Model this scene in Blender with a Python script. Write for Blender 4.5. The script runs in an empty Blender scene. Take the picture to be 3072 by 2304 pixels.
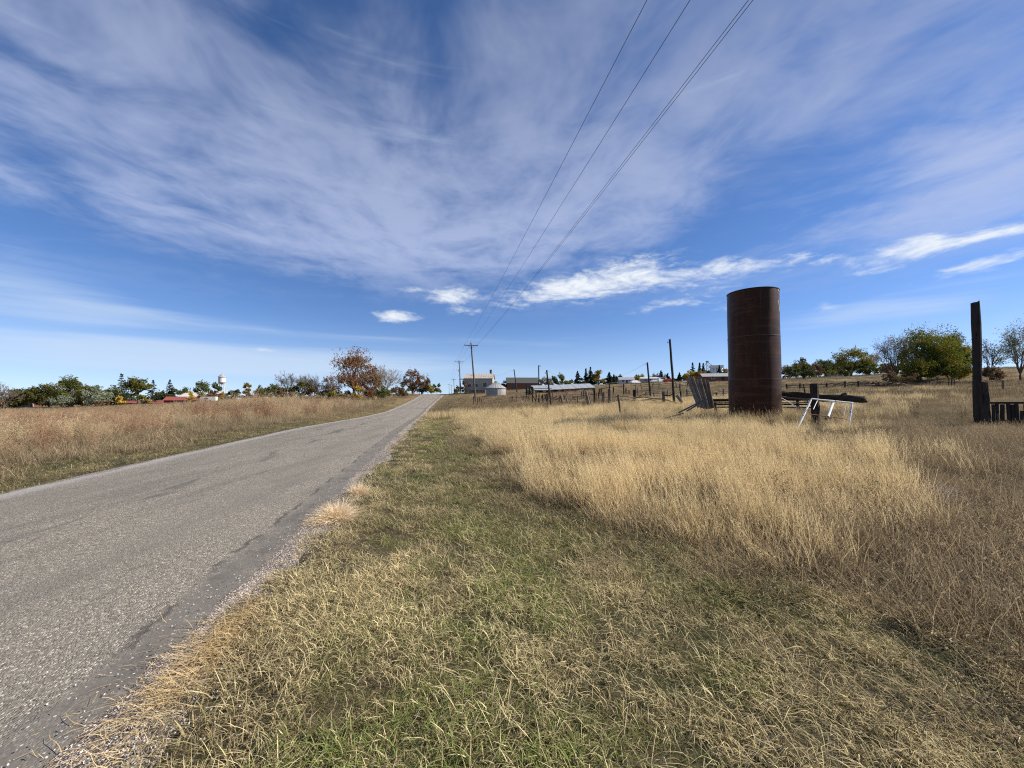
import bpy, math, random
import numpy as np
from mathutils import Vector, Matrix
R = math.radians
sc = bpy.context.scene
COL = sc.collection

# ---------------------------------------------------------------- camera
F_PX, CX, CY, EYE = 1158.0, 1536.0, 1152.0, 1.6
PITCH = math.atan(38.0 / F_PX)
cam_d = bpy.data.cameras.new('camera')
cam_d.sensor_fit = 'HORIZONTAL'; cam_d.sensor_width = 36.0
cam_d.lens = 36.0 * F_PX / 3072.0
cam_d.clip_start = 0.05; cam_d.clip_end = 12000
cam = bpy.data.objects.new('camera', cam_d); COL.objects.link(cam)
cam.location = (0, 0, EYE); cam.rotation_euler = (R(90) + PITCH, 0, 0)
sc.camera = cam

def ray(px, py):
    """direction of a photo pixel, scaled so that its forward (y) part is 1"""
    u, v = (px - CX) / F_PX, -(py - CY) / F_PX
    c, s = math.cos(PITCH), math.sin(PITCH)
    y, z = c - v * s, s + v * c
    return u / y, z / y
def pt(px, py, d):
    u, w = ray(px, py); return Vector((u * d, d, EYE + w * d))
def azel(px, py):
    u, w = ray(px, py); return math.atan(u), math.atan2(w, math.hypot(u, 1))

# ---------------------------------------------------------------- node helper
class NT:
    def __init__(s, tree): s.t = tree; s.n = tree.nodes; s.l = tree.links
    def new(s, typ, **kw):
        n = s.n.new(typ)
        for k, v in kw.items(): setattr(n, k, v)
        return n
    def put(s, sock, v):
        if v is None: return
        if hasattr(v, 'is_output') or isinstance(v, bpy.types.NodeSocket): s.l.new(v, sock)
        elif isinstance(v, (tuple, list)) and len(v) == 3 and sock.type == 'RGBA': sock.default_value = (*v, 1)
        else: sock.default_value = v
    def m(s, op, a, b=None, c=None, clamp=False):
        n = s.new('ShaderNodeMath', operation=op); n.use_clamp = clamp
        for i, v in enumerate((a, b, c)): s.put(n.inputs[i], v)
        return n.outputs[0]
    def add(s, a, b): return s.m('ADD', a, b)
    def sub(s, a, b): return s.m('SUBTRACT', a, b)
    def mul(s, a, b): return s.m('MULTIPLY', a, b)
    def div(s, a, b): return s.m('DIVIDE', a, b)
    def ss(s, x, lo, hi, a=0.0, b=1.0):
        n = s.new('ShaderNodeMapRange', interpolation_type='SMOOTHSTEP')
        for i, v in enumerate((x, lo, hi, a, b)): s.put(n.inputs[i], v)
        return n.outputs[0]
    def lin(s, x, lo, hi, a=0.0, b=1.0):
        n = s.new('ShaderNodeMapRange')
        for i, v in enumerate((x, lo, hi, a, b)): s.put(n.inputs[i], v)
        return n.outputs[0]
    def vec(s, x, y, z=0.0):
        n = s.new('ShaderNodeCombineXYZ')
        for i, v in enumerate((x, y, z)): s.put(n.inputs[i], v)
        return n.outputs[0]
    def sep(s, v):
        n = s.new('ShaderNodeSeparateXYZ'); s.put(n.inputs[0], v); return n.outputs
    def noise(s, vec, scale=1, detail=2, rough=.5, dist=0, lac=2.0, color=False):
        n = s.new('ShaderNodeTexNoise'); s.put(n.inputs['Vector'], vec)
        for k, v in (('Scale', scale), ('Detail', detail), ('Roughness', rough), ('Distortion', dist), ('Lacunarity', lac)): s.put(n.inputs[k], v)
        return n.outputs['Color' if color else 0]
    def voro(s, vec, scale=1, feature='F1', out=0, rnd=1.0):
        n = s.new('ShaderNodeTexVoronoi', feature=feature); s.put(n.inputs['Vector'], vec); s.put(n.inputs['Scale'], scale)
        s.put(n.inputs['Randomness'], rnd)
        return n.outputs[out]
    def mix(s, f, a, b, blend='MIX'):
        n = s.new('ShaderNodeMix', data_type='RGBA', blend_type=blend)
        s.put(n.inputs[0], f); s.put(n.inputs[6], a); s.put(n.inputs[7], b)
        return n.outputs[2]
    def map(s, vec, loc=(0, 0, 0), rot=(0, 0, 0), scale=(1, 1, 1)):
        n = s.new('ShaderNodeMapping'); s.put(n.inputs[0], vec)
        n.inputs[1].default_value = loc; n.inputs[2].default_value = rot; n.inputs[3].default_value = scale
        return n.outputs[0]
    def ramp(s, f, stops):
        n = s.new('ShaderNodeValToRGB'); s.put(n.inputs[0], f); e = n.color_ramp.elements
        while len(e) < len(stops): e.new(0.5)
        for i, (p, c) in enumerate(stops): e[i].position = p; e[i].color = (*c, 1)
        return n.outputs[0]
    def bump(s, h, strength=.5, dist=.02):
        n = s.new('ShaderNodeBump'); s.put(n.inputs['Height'], h)
        n.inputs['Strength'].default_value = strength; n.inputs['Distance'].default_value = dist
        return n.outputs[0]

# ---------------------------------------------------------------- sun, sky, exposure
SUN_EL, SUN_AZ = 36.0, 88.0          # azimuth clockwise from the view direction (+y)
wd = bpy.data.worlds.new('World'); sc.world = wd; wd.use_nodes = True
wd.cycles.sampling_method = 'NONE'
w = NT(wd.node_tree); w.n.clear()
sky = w.new('ShaderNodeTexSky', sky_type='NISHITA', sun_disc=False)
sky.sun_elevation = R(SUN_EL); sky.sun_rotation = R(SUN_AZ)
sky.altitude = 1400; sky.air_density = 1.0; sky.dust_density = 0.3; sky.ozone_density = 3.0
dx, dy, dz = w.sep(w.new('ShaderNodeTexCoord').outputs['Generated'])
w.put(sky.inputs['Vector'], w.vec(dx, dy, w.add(w.m('MAXIMUM', dz, 0.0), .05)))
el = w.m('ARCSINE', dz)
az = w.m('ARCTAN2', dx, dy)
zz = w.add(w.m('MAXIMUM', dz, 0.0), 0.03)
PX, PY = w.div(dx, zz), w.div(dy, zz)          # the cloud layer as a plane overhead
plane = w.vec(PX, PY, 0)
azel_v = w.vec(az, el, 0)
def blobs(lst):
    """sum of soft elliptical patches on the sky dome: direction, half-widths, tilt, weight"""
    tot = 0.0
    for (px, py, rx, ry, rot, amp) in lst:
        a0, e0 = azel(px, py); cu = math.cos(a0)
        n = w.new('ShaderNodeMapping', vector_type='TEXTURE'); w.put(n.inputs[0], azel_v)
        n.inputs[1].default_value = (a0, e0, 0); n.inputs[2].default_value = (0, 0, rot); n.inputs[3].default_value = (rx / F_PX * cu * cu, ry / F_PX * cu, 1)
        d = w.new('ShaderNodeVectorMath', operation='DOT_PRODUCT'); w.put(d.inputs[0], n.outputs[0]); w.put(d.inputs[1], n.outputs[0])
        tot = w.m('MULTIPLY_ADD', w.m('POWER', math.exp(-1), d.outputs['Value']), amp, tot)
    return tot
# high veil: long streaks running away from the viewer, with rippled patches
warp = w.noise(w.map(plane, scale=(.55, .3, 1), loc=(3.1, 1.7, 0)), 1.0, 3, .5, color=True)
wx, wy, _ = w.sep(warp)
sx = w.add(w.add(PX, w.mul(PY, .10)), w.mul(w.sub(wx, .5), .9)); sy = w.add(PY, w.mul(w.sub(wy, .5), 1.2))
n1 = w.noise(w.vec(w.mul(sx, 1.3), w.mul(sy, .74), 4.3), 1.0, 5, .56, .15)
n2 = w.noise(w.vec(w.mul(sx, 3.2), w.mul(sy, 2.9), 9.0), 1.0, 4, .62, .3)
n3 = w.noise(w.vec(w.mul(PX, .55), w.mul(PY, .35), 2.2), 1.0, 2, .5)
veil = w.add(w.add(w.mul(n1, .50), w.mul(n2, .60)), w.mul(n3, .12))
gap = blobs([(1150, 60, 200, 300, .75, -.09), (120, 520, 330, 70, -.55, -.14), (150, 700, 330, 40, -.2, -.11),
             (800, 840, 380, 60, -.1, -.19), (1900, 800, 500, 60, 0, -.10), (2250, 620, 420, 110, .5, -.14), (2500, 560, 300, 70, .45, -.08),
             (1560, 250, 260, 260, .9, .06), (1300, 300, 300, 260, 0, .05), (560, 600, 260, 45, -.6, -.05),
             (250, 150, 420, 220, -.6, .10), (900, 520, 620, 170, -.45, .12), (1500, 650, 420, 140, 0, .10),
             (2750, 250, 500, 300, .5, .10), (1950, 480, 360, 180, .5, .08), (200, 860, 480, 80, -.08, .22), (2900, 620, 260, 60, .3, .14), (150, 590, 420, 60, -.35, .12), (350, 420, 500, 80, -.5, .07), (2950, 480, 300, 160, .5, .12), (2700, 640, 300, 60, .35, .08), (1850, 120, 300, 200, .3, .08), (2350, 300, 260, 300, .6, .05)])
veil = w.add(veil, gap)
vcov = w.mul(w.ss(veil, .44, .86), w.ss(el, .17, .36))
# lower left: thin level bands; bright broken cloud over the horizon
lv = w.vec(w.mul(az, 1.3), w.mul(el, 16), 1.4)
n4 = w.noise(w.vec(w.add(w.mul(az, 1.5), w.mul(w.sub(wx, .5), .4)), w.mul(el, 22), 5.2), 1.0, 4, .55, .2)
low = blobs([(350, 1030, 900, 45, 0, .55), (900, 1085, 700, 40, .03, .6), (1150, 1015, 420, 14, 0, .5), (150, 880, 460, 80, -.1, .62),
             (550, 1120, 1500, 40, 0, .35), (2500, 1080, 900, 50, 0, .12), (2900, 880, 330, 50, .25, .5), (2600, 920, 300, 40, .25, .45)])
lcov = w.mul(w.ss(w.add(w.mul(n4, 1.5), w.mul(low, .8)), .88, 1.6), .66)
n5 = w.noise(w.vec(w.add(w.mul(az, 9), w.mul(w.sub(wx, .5), .5)), w.mul(el, 30), 7.7), 1.0, 5, .64, .5)
n6 = w.noise(w.vec(w.mul(az, 34), w.mul(el, 80), 3.3), 1.0, 3, .6, .3)
cum = blobs([(1640, 880, 140, 30, .12, .52), (1820, 840, 160, 46, .1, .58), (1990, 835, 130, 50, 0, .46), (2170, 805, 130, 22, .05, .52),
             (2330, 790, 120, 20, -.02, .48), (2060, 905, 150, 20, .1, .42), (2240, 915, 90, 16, 0, .4),
             (1355, 890, 60, 24, .25, .58), (1180, 950, 70, 15, .05, .5), (1380, 937, 60, 12, 0, .38), (1260, 870, 80, 10, 0, .35),
             (2700, 745, 150, 20, .12, .55), (2930, 708, 330, 20, .15, .58), (3060, 690, 200, 18, .15, .5), (2960, 792, 230, 22, .12, .56), (2480, 780, 50, 10, 0, .4),
             (2640, 812, 60, 9, 0, .4), (2480, 920, 40, 14, 0, .4), (800, 1048, 40, 9, 0, .3)])
ccov = w.mul(w.ss(w.add(w.add(w.mul(n5, 1.3), w.mul(n6, .5)), w.mul(cum, .72)), .98, 1.62), w.ss(cum, .03, .16))
# colours: the clear sky itself, deepened a little as the phone records it
hs = w.new('ShaderNodeHueSaturation'); w.put(hs.inputs['Color'], sky.outputs[0])
hs.inputs['Saturation'].default_value = 1.18; hs.inputs['Value'].default_value = 1.0
blue = w.mix(1.0, hs.outputs[0], (1.16, 1.03, 1.13), 'MULTIPLY')
vcol = w.mix(w.ss(el, .25, .95), (4.1, 4.75, 6.7), (2.15, 2.6, 3.95))
blue = w.mix(w.mul(w.ss(el, .20, .0), .34), blue, (5.0, 6.5, 7.8))
c = w.mix(w.mul(vcov, .74), blue, vcol)
c = w.mix(lcov, c, (5.0, 6.0, 7.4))
c = w.mix(ccov, c, (6.9, 7.3, 7.8))
bg = w.new('ShaderNodeBackground'); w.put(bg.inputs[0], c); bg.inputs[1].default_value = 0.072
wo = w.new('ShaderNodeOutputWorld'); w.l.new(bg.outputs[0], wo.inputs[0])

sun_d = bpy.data.lights.new('sun', 'SUN'); sun_d.energy = 5.0; sun_d.angle = R(.53); sun_d.color = (1.0, .94, .84)
sun = bpy.data.objects.new('sun', sun_d); COL.objects.link(sun)
sd = Vector((math.sin(R(SUN_AZ)) * math.cos(R(SUN_EL)), math.cos(R(SUN_AZ)) * math.cos(R(SUN_EL)), math.sin(R(SUN_EL))))
sun.rotation_euler = sd.to_track_quat('Z', 'Y').to_euler(); sun.location = (60, 0, 60)
vs = sc.view_settings
vs.view_transform = 'Standard'; vs.look = 'None'; vs.gamma = 1; vs.use_curve_mapping = False; vs.exposure = 0.82
sc.cycles.max_bounces = 5; sc.cycles.diffuse_bounces = 3; sc.cycles.transmission_bounces = 2; sc.cycles.glossy_bounces = 2; sc.cycles.transparent_max_bounces = 4
sc.cycles.use_denoising = False; sc.cycles.pixel_filter_type = 'BLACKMAN_HARRIS'; sc.cycles.filter_width = 1.15; sc.cycles.use_adaptive_sampling = False; sc.cycles.sample_clamp_indirect = 4
# ---------------------------------------------------------------- bookkeeping helpers
rng = np.random.default_rng(7); random.seed(7)
def tag(o, label=None, cat=None, group=None, kind=None):
    for k, v in (('label', label), ('category', cat), ('group', group), ('kind', kind)):
        if v: o[k] = v
    return o
def empty(name, loc=(0, 0, 0), rz=0.0, label=None, cat=None, group=None):
    o = bpy.data.objects.new(name, None); COL.objects.link(o)
    o.location = loc; o.rotation_euler = (0, 0, rz); o.empty_display_size = .3
    return tag(o, label, cat, group)
def link(name, me, parent=None, loc=None, rot=None, kind=None):
    o = bpy.data.objects.new(name, me); COL.objects.link(o)
    if parent: o.parent = parent
    if loc is not None: o.location = loc
    if rot is not None: o.rotation_euler = rot
    if kind: o['kind'] = kind
    return o
class MB:
    """collects verts and faces, becomes one mesh object"""
    def __init__(s): s.v = []; s.f = []
    def quad(s, a, b, c, d): n = len(s.v); s.v += [a, b, c, d]; s.f.append((n, n+1, n+2, n+3)); return s
    def box(s, c, size, mat=None, jit=0.0):
        n = len(s.v); hx, hy, hz = (k / 2 for k in size)
        for dx_ in (-1, 1):
            for dy_ in (-1, 1):
                for dz_ in (-1, 1):
                    p = Vector((dx_*hx, dy_*hy, dz_*hz))
                    if jit: p += Vector((random.uniform(-jit, jit), random.uniform(-jit, jit), random.uniform(-jit, jit)))
                    if mat is not None: p = mat @ p
                    s.v.append(tuple(Vector(c) + p))
        for f in ((0,1,3,2), (4,6,7,5), (0,4,5,1), (2,3,7,6), (0,2,6,4), (1,5,7,3)): s.f.append(tuple(n+i for i in f))
        return s
    def tube(s, pts, rad, seg=8, cap=True, jit=0.0):
        pts = [Vector(p) for p in pts]; n0 = len(s.v); m = len(pts)
        if not hasattr(rad, '__len__'): rad = [rad] * m
        for i, p in enumerate(pts):
            t = (pts[min(i+1, m-1)] - pts[max(i-1, 0)]).normalized()
            a = t.cross(Vector((0, 0, 1)) if abs(t.z) < .95 else Vector((1, 0, 0))).normalized(); b = t.cross(a)
            for k in range(seg):
                an = 2*math.pi*k/seg; r = rad[i] * (1 + (random.uniform(-jit, jit) if jit else 0))
                s.v.append(tuple(p + a*math.cos(an)*r + b*math.sin(an)*r))
        for i in range(m-1):
            for k in range(seg):
                k2 = (k+1) % seg
                s.f.append((n0+i*seg+k, n0+i*seg+k2, n0+(i+1)*seg+k2, n0+(i+1)*seg+k))
        if cap:
            s.f.append(tuple(n0+k for k in range(seg))[::-1]); s.f.append(tuple(n0+(m-1)*seg+k for k in range(seg)))
        return s
    def beam(s, a, b, w_, h_, jit=0.0):
        a, b = Vector(a), Vector(b); t = (b-a); L = t.length; t.normalize()
        x = t.cross(Vector((0, 0, 1)) if abs(t.z) < .95 else Vector((0, 1, 0))).normalized(); z = x.cross(t)
        m = Matrix((x, t, z)).transposed()
        return s.box((a+b)/2, (w_, L, h_), m, jit)
    def mesh(s, name, mat=None, smooth=False):
        me = bpy.data.meshes.new(name); me.from_pydata([tuple(v) for v in s.v], [], s.f); me.update()
        if mat: me.materials.append(mat)
        if smooth: me.polygons.foreach_set('use_smooth', [True]*len(me.polygons))
        return me
    def build(s, name, mat, parent=None, smooth=False, loc=None, rot=None, kind=None):
        return link(name, s.mesh(name, mat, smooth), parent, loc, rot, kind)
def np_mesh(name, V, Fq, mat=None, smooth=False):
    """mesh from numpy arrays of verts (n,3) and quads (m,4) or tris (m,3)"""
    me = bpy.data.meshes.new(name); V = np.asarray(V, np.float32); Fq = np.asarray(Fq, np.int32); k = Fq.shape[1]
    me.vertices.add(len(V)); me.vertices.foreach_set('co', V.ravel())
    me.loops.add(Fq.size); me.loops.foreach_set('vertex_index', Fq.ravel())
    me.polygons.add(len(Fq)); me.polygons.foreach_set('loop_start', np.arange(0, Fq.size, k, dtype=np.int32))
    if smooth: me.polygons.foreach_set('use_smooth', np.ones(len(Fq), bool))
    if mat: me.materials.append(mat)
    me.update(calc_edges=True); me.validate()
    return me

# ---------------------------------------------------------------- material helper
MATS = {}
def mat(name, fn, rough=.9, spec=.2, metal=0.0):
    """fn(nt) -> colour socket/tuple, optional normal socket, optional roughness"""
    m = bpy.data.materials.new(name); m.use_nodes = True; n = NT(m.node_tree)
    b = m.node_tree.nodes['Principled BSDF']
    b.inputs['Roughness'].default_value = rough; b.inputs['Specular IOR Level'].default_value = spec; b.inputs['Metallic'].default_value = metal
    r = fn(n)
    if not isinstance(r, (list,)): r = [r]
    n.put(b.inputs['Base Color'], r[0])
    if len(r) > 1 and r[1] is not None: n.put(b.inputs['Normal'], r[1])
    if len(r) > 2 and r[2] is not None: n.put(b.inputs['Roughness'], r[2])
    MATS[name] = m; return m
def leafmat(name, fn, transl=.35, rough=.7):
    """thin plant matter: diffuse plus light passing through"""
    m = bpy.data.materials.new(name); m.use_nodes = True; n = NT(m.node_tree); n.n.clear()
    c = fn(n)
    d = n.new('ShaderNodeBsdfDiffuse'); t = n.new('ShaderNodeBsdfTranslucent'); x = n.new('ShaderNodeMixShader'); o = n.new('ShaderNodeOutputMaterial')
    n.put(d.inputs[0], c); n.put(t.inputs[0], c); x.inputs[0].default_value = transl
    n.l.new(d.outputs[0], x.inputs[1]); n.l.new(t.outputs[0], x.inputs[2]); n.l.new(x.outputs[0], o.inputs[0])
    MATS[name] = m; return m
def objc(n): return n.new('ShaderNodeTexCoord').outputs['Object']
def geopos(n): return n.new('ShaderNodeNewGeometry').outputs['Position']
def island(n): return n.new('ShaderNodeNewGeometry').outputs['Random Per Island']
def orand(n): return n.new('ShaderNodeObjectInfo').outputs['Random']
def attr(n, name, kind='GEOMETRY'):
    a = n.new('ShaderNodeAttribute'); a.attribute_type = kind; a.attribute_name = name; return a.outputs

# ---------------------------------------------------------------- terrain
# road: right edge and centre line run off to the left of the view and over a rise
def road_xr(y): y = np.asarray(y, float); return -1.65 - .195*y + .0014*np.maximum(0, y-55)**2 * (y < 130) + ((y >= 130) * (.0014*75**2 + .021*(y-130)*10*.5))
ROAD_W = 5.45
RK = np.array([[-80, 0], [0, 0], [20, 0], [38, -.37], [56, -.55], [68, -.25], [81, .25], [93, 1.1], [102, 2.0], [108, 2.3], [116, 2.35], [140, 1.6], [200, 1.0], [400, 0], [3000, -6]])
def _smooth1(xk, yk, x): 
    g = np.linspace(xk[0], 420, 1001); v = np.interp(g, xk, yk); k = np.ones(9)/9
    v = np.convolve(np.pad(v, 4, 'edge'), k, 'valid')
    return np.where(x <= 420, np.interp(x, g, v), np.interp(x, xk, yk))
def road_z(y): return _smooth1(RK[:, 0], RK[:, 1], np.asarray(y, float))
# per picture column: (distance, height) knots
DK = [2, 6, 12, 20, 27, 38, 48, 62, 75, 90, 105, 130, 160, 200, 300, 600, 1500, 4000]
TZ = {
 -2500: [(2, 0), (20, -.2), (60, -.8), (130, -1.8), (300, -3), (4000, -14)],
 0:     [(2, 0), (12, 0), (20, -.15), (38, -.7), (75, -1.6), (130, -2.4), (200, -3.2), (600, -4), (4000, -20)],
 300:   [(2, 0), (12, 0), (20, -.1), (38, -.6), (75, -1.2), (130, -1.8), (200, -2.4), (600, -4), (4000, -20)],
 660:   [(2, 0), (20, 0), (38, -.3), (62, -.4), (90, 0), (105, .15), (130, .1), (200, -.5), (600, -4), (4000, -20)],
 900:   [(2, 0), (20, 0), (38, -.35), (62, 0), (90, 1.1), (105, 1.45), (130, 1.5), (200, 1.0), (600, -2), (4000, -20)],
 1170:  [(2, 0), (20, 0), (38, -.37), (56, -.5), (75, .2), (90, 1.5), (105, 2.1), (130, 2.4), (200, 2), (600, -2), (4000, -20)],
 1300:  [(2, 0), (20, 0), (38, -.3), (56, -.45), (75, 0), (90, 1.0), (105, 2.2), (130, 2.4), (200, 2), (600, -2), (4000, -20)],
 1420:  [(2, 0), (20, 0), (38, 0), (48, .1), (62, .5), (75, 1.0), (90, 1.9), (105, 2.7), (130, 3.3), (200, 4), (600, 4), (4000, -10)],
 1600:  [(2, 0), (20, 0), (27, .1), (38, .3), (48, .7), (62, 1.4), (75, 1.9), (90, 2.4), (105, 3.0), (130, 4), (200, 6), (300, 8), (600, 9), (4000, 0)],
 1850:  [(2, 0), (20, .05), (27, .3), (38, .75), (48, 1.2), (62, 1.8), (75, 2.3), (90, 3.0), (105, 3.7), (130, 5), (200, 8.3), (300, 10), (600, 11), (4000, 0)],
 2265:  [(2, 0), (12, 0), (20, .05), (27, .5), (38, 1.3), (48, 1.9), (62, 2.8), (75, 3.7), (105, 5.7), (130, 7.2), (160, 9), (200, 11), (300, 13), (600, 14), (4000, 0)],
 2500:  [(2, 0), (12, .05), (20, .25), (27, .7), (38, 1.35), (48, 1.9), (62, 2.8), (75, 3.8), (105, 6.2), (130, 8), (160, 10), (200, 11.5), (300, 13), (600, 14), (4000, 0)],
 2800:  [(2, 0), (6, .1), (12, .4), (20, .8), (27, 1.2), (38, 1.9), (48, 2.6), (62, 3.6), (75, 4.8), (105, 8.5), (130, 10.5), (200, 13), (300, 15), (4000, 0)],
 3000:  [(2, 0), (6, .15), (12, .5), (20, .9), (27, 1.3), (38, 1.9), (48, 2.7), (62, 4.2), (75, 6.0), (90, 8.0), (105, 9.5), (200, 15), (300, 17), (4000, 0)],
 3400:  [(2, 0), (6, .15), (12, .5), (20, 1.0), (38, 2.3), (62, 5.2), (90, 9.0), (200, 16), (300, 18), (4000, 0)],
 5600:  [(2, 0), (6, .15), (12, .5), (20, 1.0), (38, 2.3), (62, 5), (90, 8.0), (200, 14), (300, 16), (4000, 0)],
}
_pxs = sorted(TZ); _us = np.array([(p - CX) / F_PX for p in _pxs])
_lg = np.linspace(math.log(2), math.log(4000), 161); _ug = np.linspace(_us[0], _us[-1], 241)
_T = np.array([np.interp(_lg, np.log([k[0] for k in TZ[p]]), [k[1] for k in TZ[p]]) for p in _pxs])
_G = np.array([np.interp(_ug, _us, _T[:, j]) for j in range(len(_lg))]).T          # (u, logd)
def _box(a, r, ax):
    k = np.ones(2*r+1)/(2*r+1); pad = [(0, 0), (0, 0)]; pad[ax] = (r, r)
    return np.apply_along_axis(lambda q: np.convolve(q, k, 'valid'), ax, np.pad(a, pad, 'edge'))
for _ in range(2): _G = _box(_box(_G, 3, 0), 3, 1)
def base_z(x, y):
    d = np.clip(y, 2, 3999); u = np.clip(x / d, _ug[0], _ug[-1] - 1e-6)
    fi = (u - _ug[0]) / (_ug[1] - _ug[0]); fj = (np.log(d) - _lg[0]) / (_lg[1] - _lg[0])
    i = np.clip(fi.astype(int), 0, len(_ug)-2); j = np.clip(fj.astype(int), 0, len(_lg)-2); a, b = fi - i, fj - j
    return _G[i, j]*(1-a)*(1-b) + _G[i+1, j]*a*(1-b) + _G[i, j+1]*(1-a)*b + _G[i+1, j+1]*a*b
def lateral(x, y): return x - road_xr(y)          # metres right of the asphalt's right edge
def terr(x, y, under_road=True):
    x = np.asarray(x, float); y = np.asarray(y, float); x, y = np.broadcast_arrays(x, y)
    z = base_z(x, y)
    far = np.clip((np.hypot(x, y) - 6) / 20, 0, 1)
    z = z + (.05*np.sin(x*.9+.3*np.sin(y*.7))*np.sin(y*.8+1) + .12*np.sin(x*.21+1)*np.sin(y*.17)) * far
    z = z + .012*np.sin(x*3.1+np.sin(y*2.3))*np.sin(y*2.7)
    L = lateral(x, y); dist = np.maximum(np.maximum(L, -(L + ROAD_W)), 0)
    k = np.clip(1 - dist / (2.0 + np.clip(y, 0, 100)*.05), 0, 1); k = k*k*(3-2*k)
    z = z*(1-k) + (road_z(y) - .035*np.clip(dist/.25, 0, 1))*k
    if under_road: z = z - .10*np.clip((.25 - dist) / .2, 0, 1)
    return z
def tz(x, y): return float(terr(x, y))
def gp(px, d, dz_=0.0):
    """a point on the ground in the picture column px at distance d"""
    u = (px - CX) / F_PX
    return Vector((u*d, d, tz(u*d, d) + dz_))
# ---------------------------------------------------------------- ground, road, gravel
def warp_axis(lo, hi, n, near):
    """spacing fine around 0 and wide far off"""
    a, b = math.asinh(lo / near), math.asinh(hi / near)
    return near * np.sinh(np.linspace(a, b, n))
gx = warp_axis(-2600, 2600, 330, 6.0); gy = warp_axis(-70, 3600, 330, 7.0)
XX, YY = np.meshgrid(gx, gy, indexing='ij'); ZZ = terr(XX, YY)
nx, ny = len(gx), len(gy); idx = np.arange(nx*ny).reshape(nx, ny)
Fq = np.stack([idx[:-1, :-1], idx[1:, :-1], idx[1:, 1:], idx[:-1, 1:]], -1).reshape(-1, 4)
def ground_col(n):
    p = geopos(n); x, y, _ = n.sep(p)
    L = n.add(n.add(x, 1.65), n.mul(y, .195))
    f1 = n.noise(p, .35, 4, .6); f2 = n.noise(p, 6, 5, .65); f3 = n.noise(p, .045, 3, .55); f4 = n.noise(n.map(p, scale=(1, .35, 1)), 1.6, 5, .6)
    soil = n.mix(f2, (.035, .027, .016), (.10, .078, .045))
    soil = n.mix(n.ss(f1, .42, .60), soil, (.03, .036, .014))
    straw = n.mix(n.ss(f2, .3, .7), (.10, .07, .038), (.25, .19, .105))
    straw = n.mix(n.ss(f4, .42, .62), straw, (.19, .125, .065))
    straw = n.mix(n.mul(n.ss(f3, .44, .6), .75), straw, (.12, .115, .05))
    straw = n.mix(n.mul(n.ss(n.noise(p, .02, 2), .5, .62), .5), straw, (.30, .21, .12))
    far = n.ss(y, 14, 40)
    c = n.mix(far, soil, straw)
    return [c, n.bump(n.add(f2, n.mul(f4, .7)), .8, .05)]
M_ground = mat('ground', ground_col, .95, .1)
g = link('ground', np_mesh('ground', np.stack([XX, YY, ZZ], -1).reshape(-1, 3), Fq, M_ground, True)); tag(g, kind='structure')

def strip(name, ys, lats, zoff, material, uvname='UVMap'):
    """a ribbon following the road; lats are metres right of the right asphalt edge (arrays or functions of y)"""
    ys = np.asarray(ys); cols = []
    for la, zo in zip(lats, zoff):
        l = la(ys) if callable(la) else np.full_like(ys, la)
        zo_ = zo(ys) if callable(zo) else zo
        x = road_xr(ys) + l; cols.append(np.stack([x, ys, road_z(ys) + zo_], -1))
    V = np.stack(cols, 1); m_, k_ = V.shape[:2]; id_ = np.arange(m_*k_).reshape(m_, k_)
    Q = np.stack([id_[:-1, :-1], id_[:-1, 1:], id_[1:, 1:], id_[1:, :-1]], -1).reshape(-1, 4)
    o = link(name, np_mesh(name, V.reshape(-1, 3), Q, material, True)); return tag(o, kind='structure')
def road_coords(n):
    p = geopos(n); x, y, z = n.sep(p)
    yy = n.m('MAXIMUM', n.sub(y, 55), 0)
    L = n.sub(n.add(n.add(x, 1.65), n.mul(y, .195)), n.mul(n.mul(yy, yy), .0014))
    return p, y, n.mul(L, -1.0)                     # t: metres left of the right edge
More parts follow.
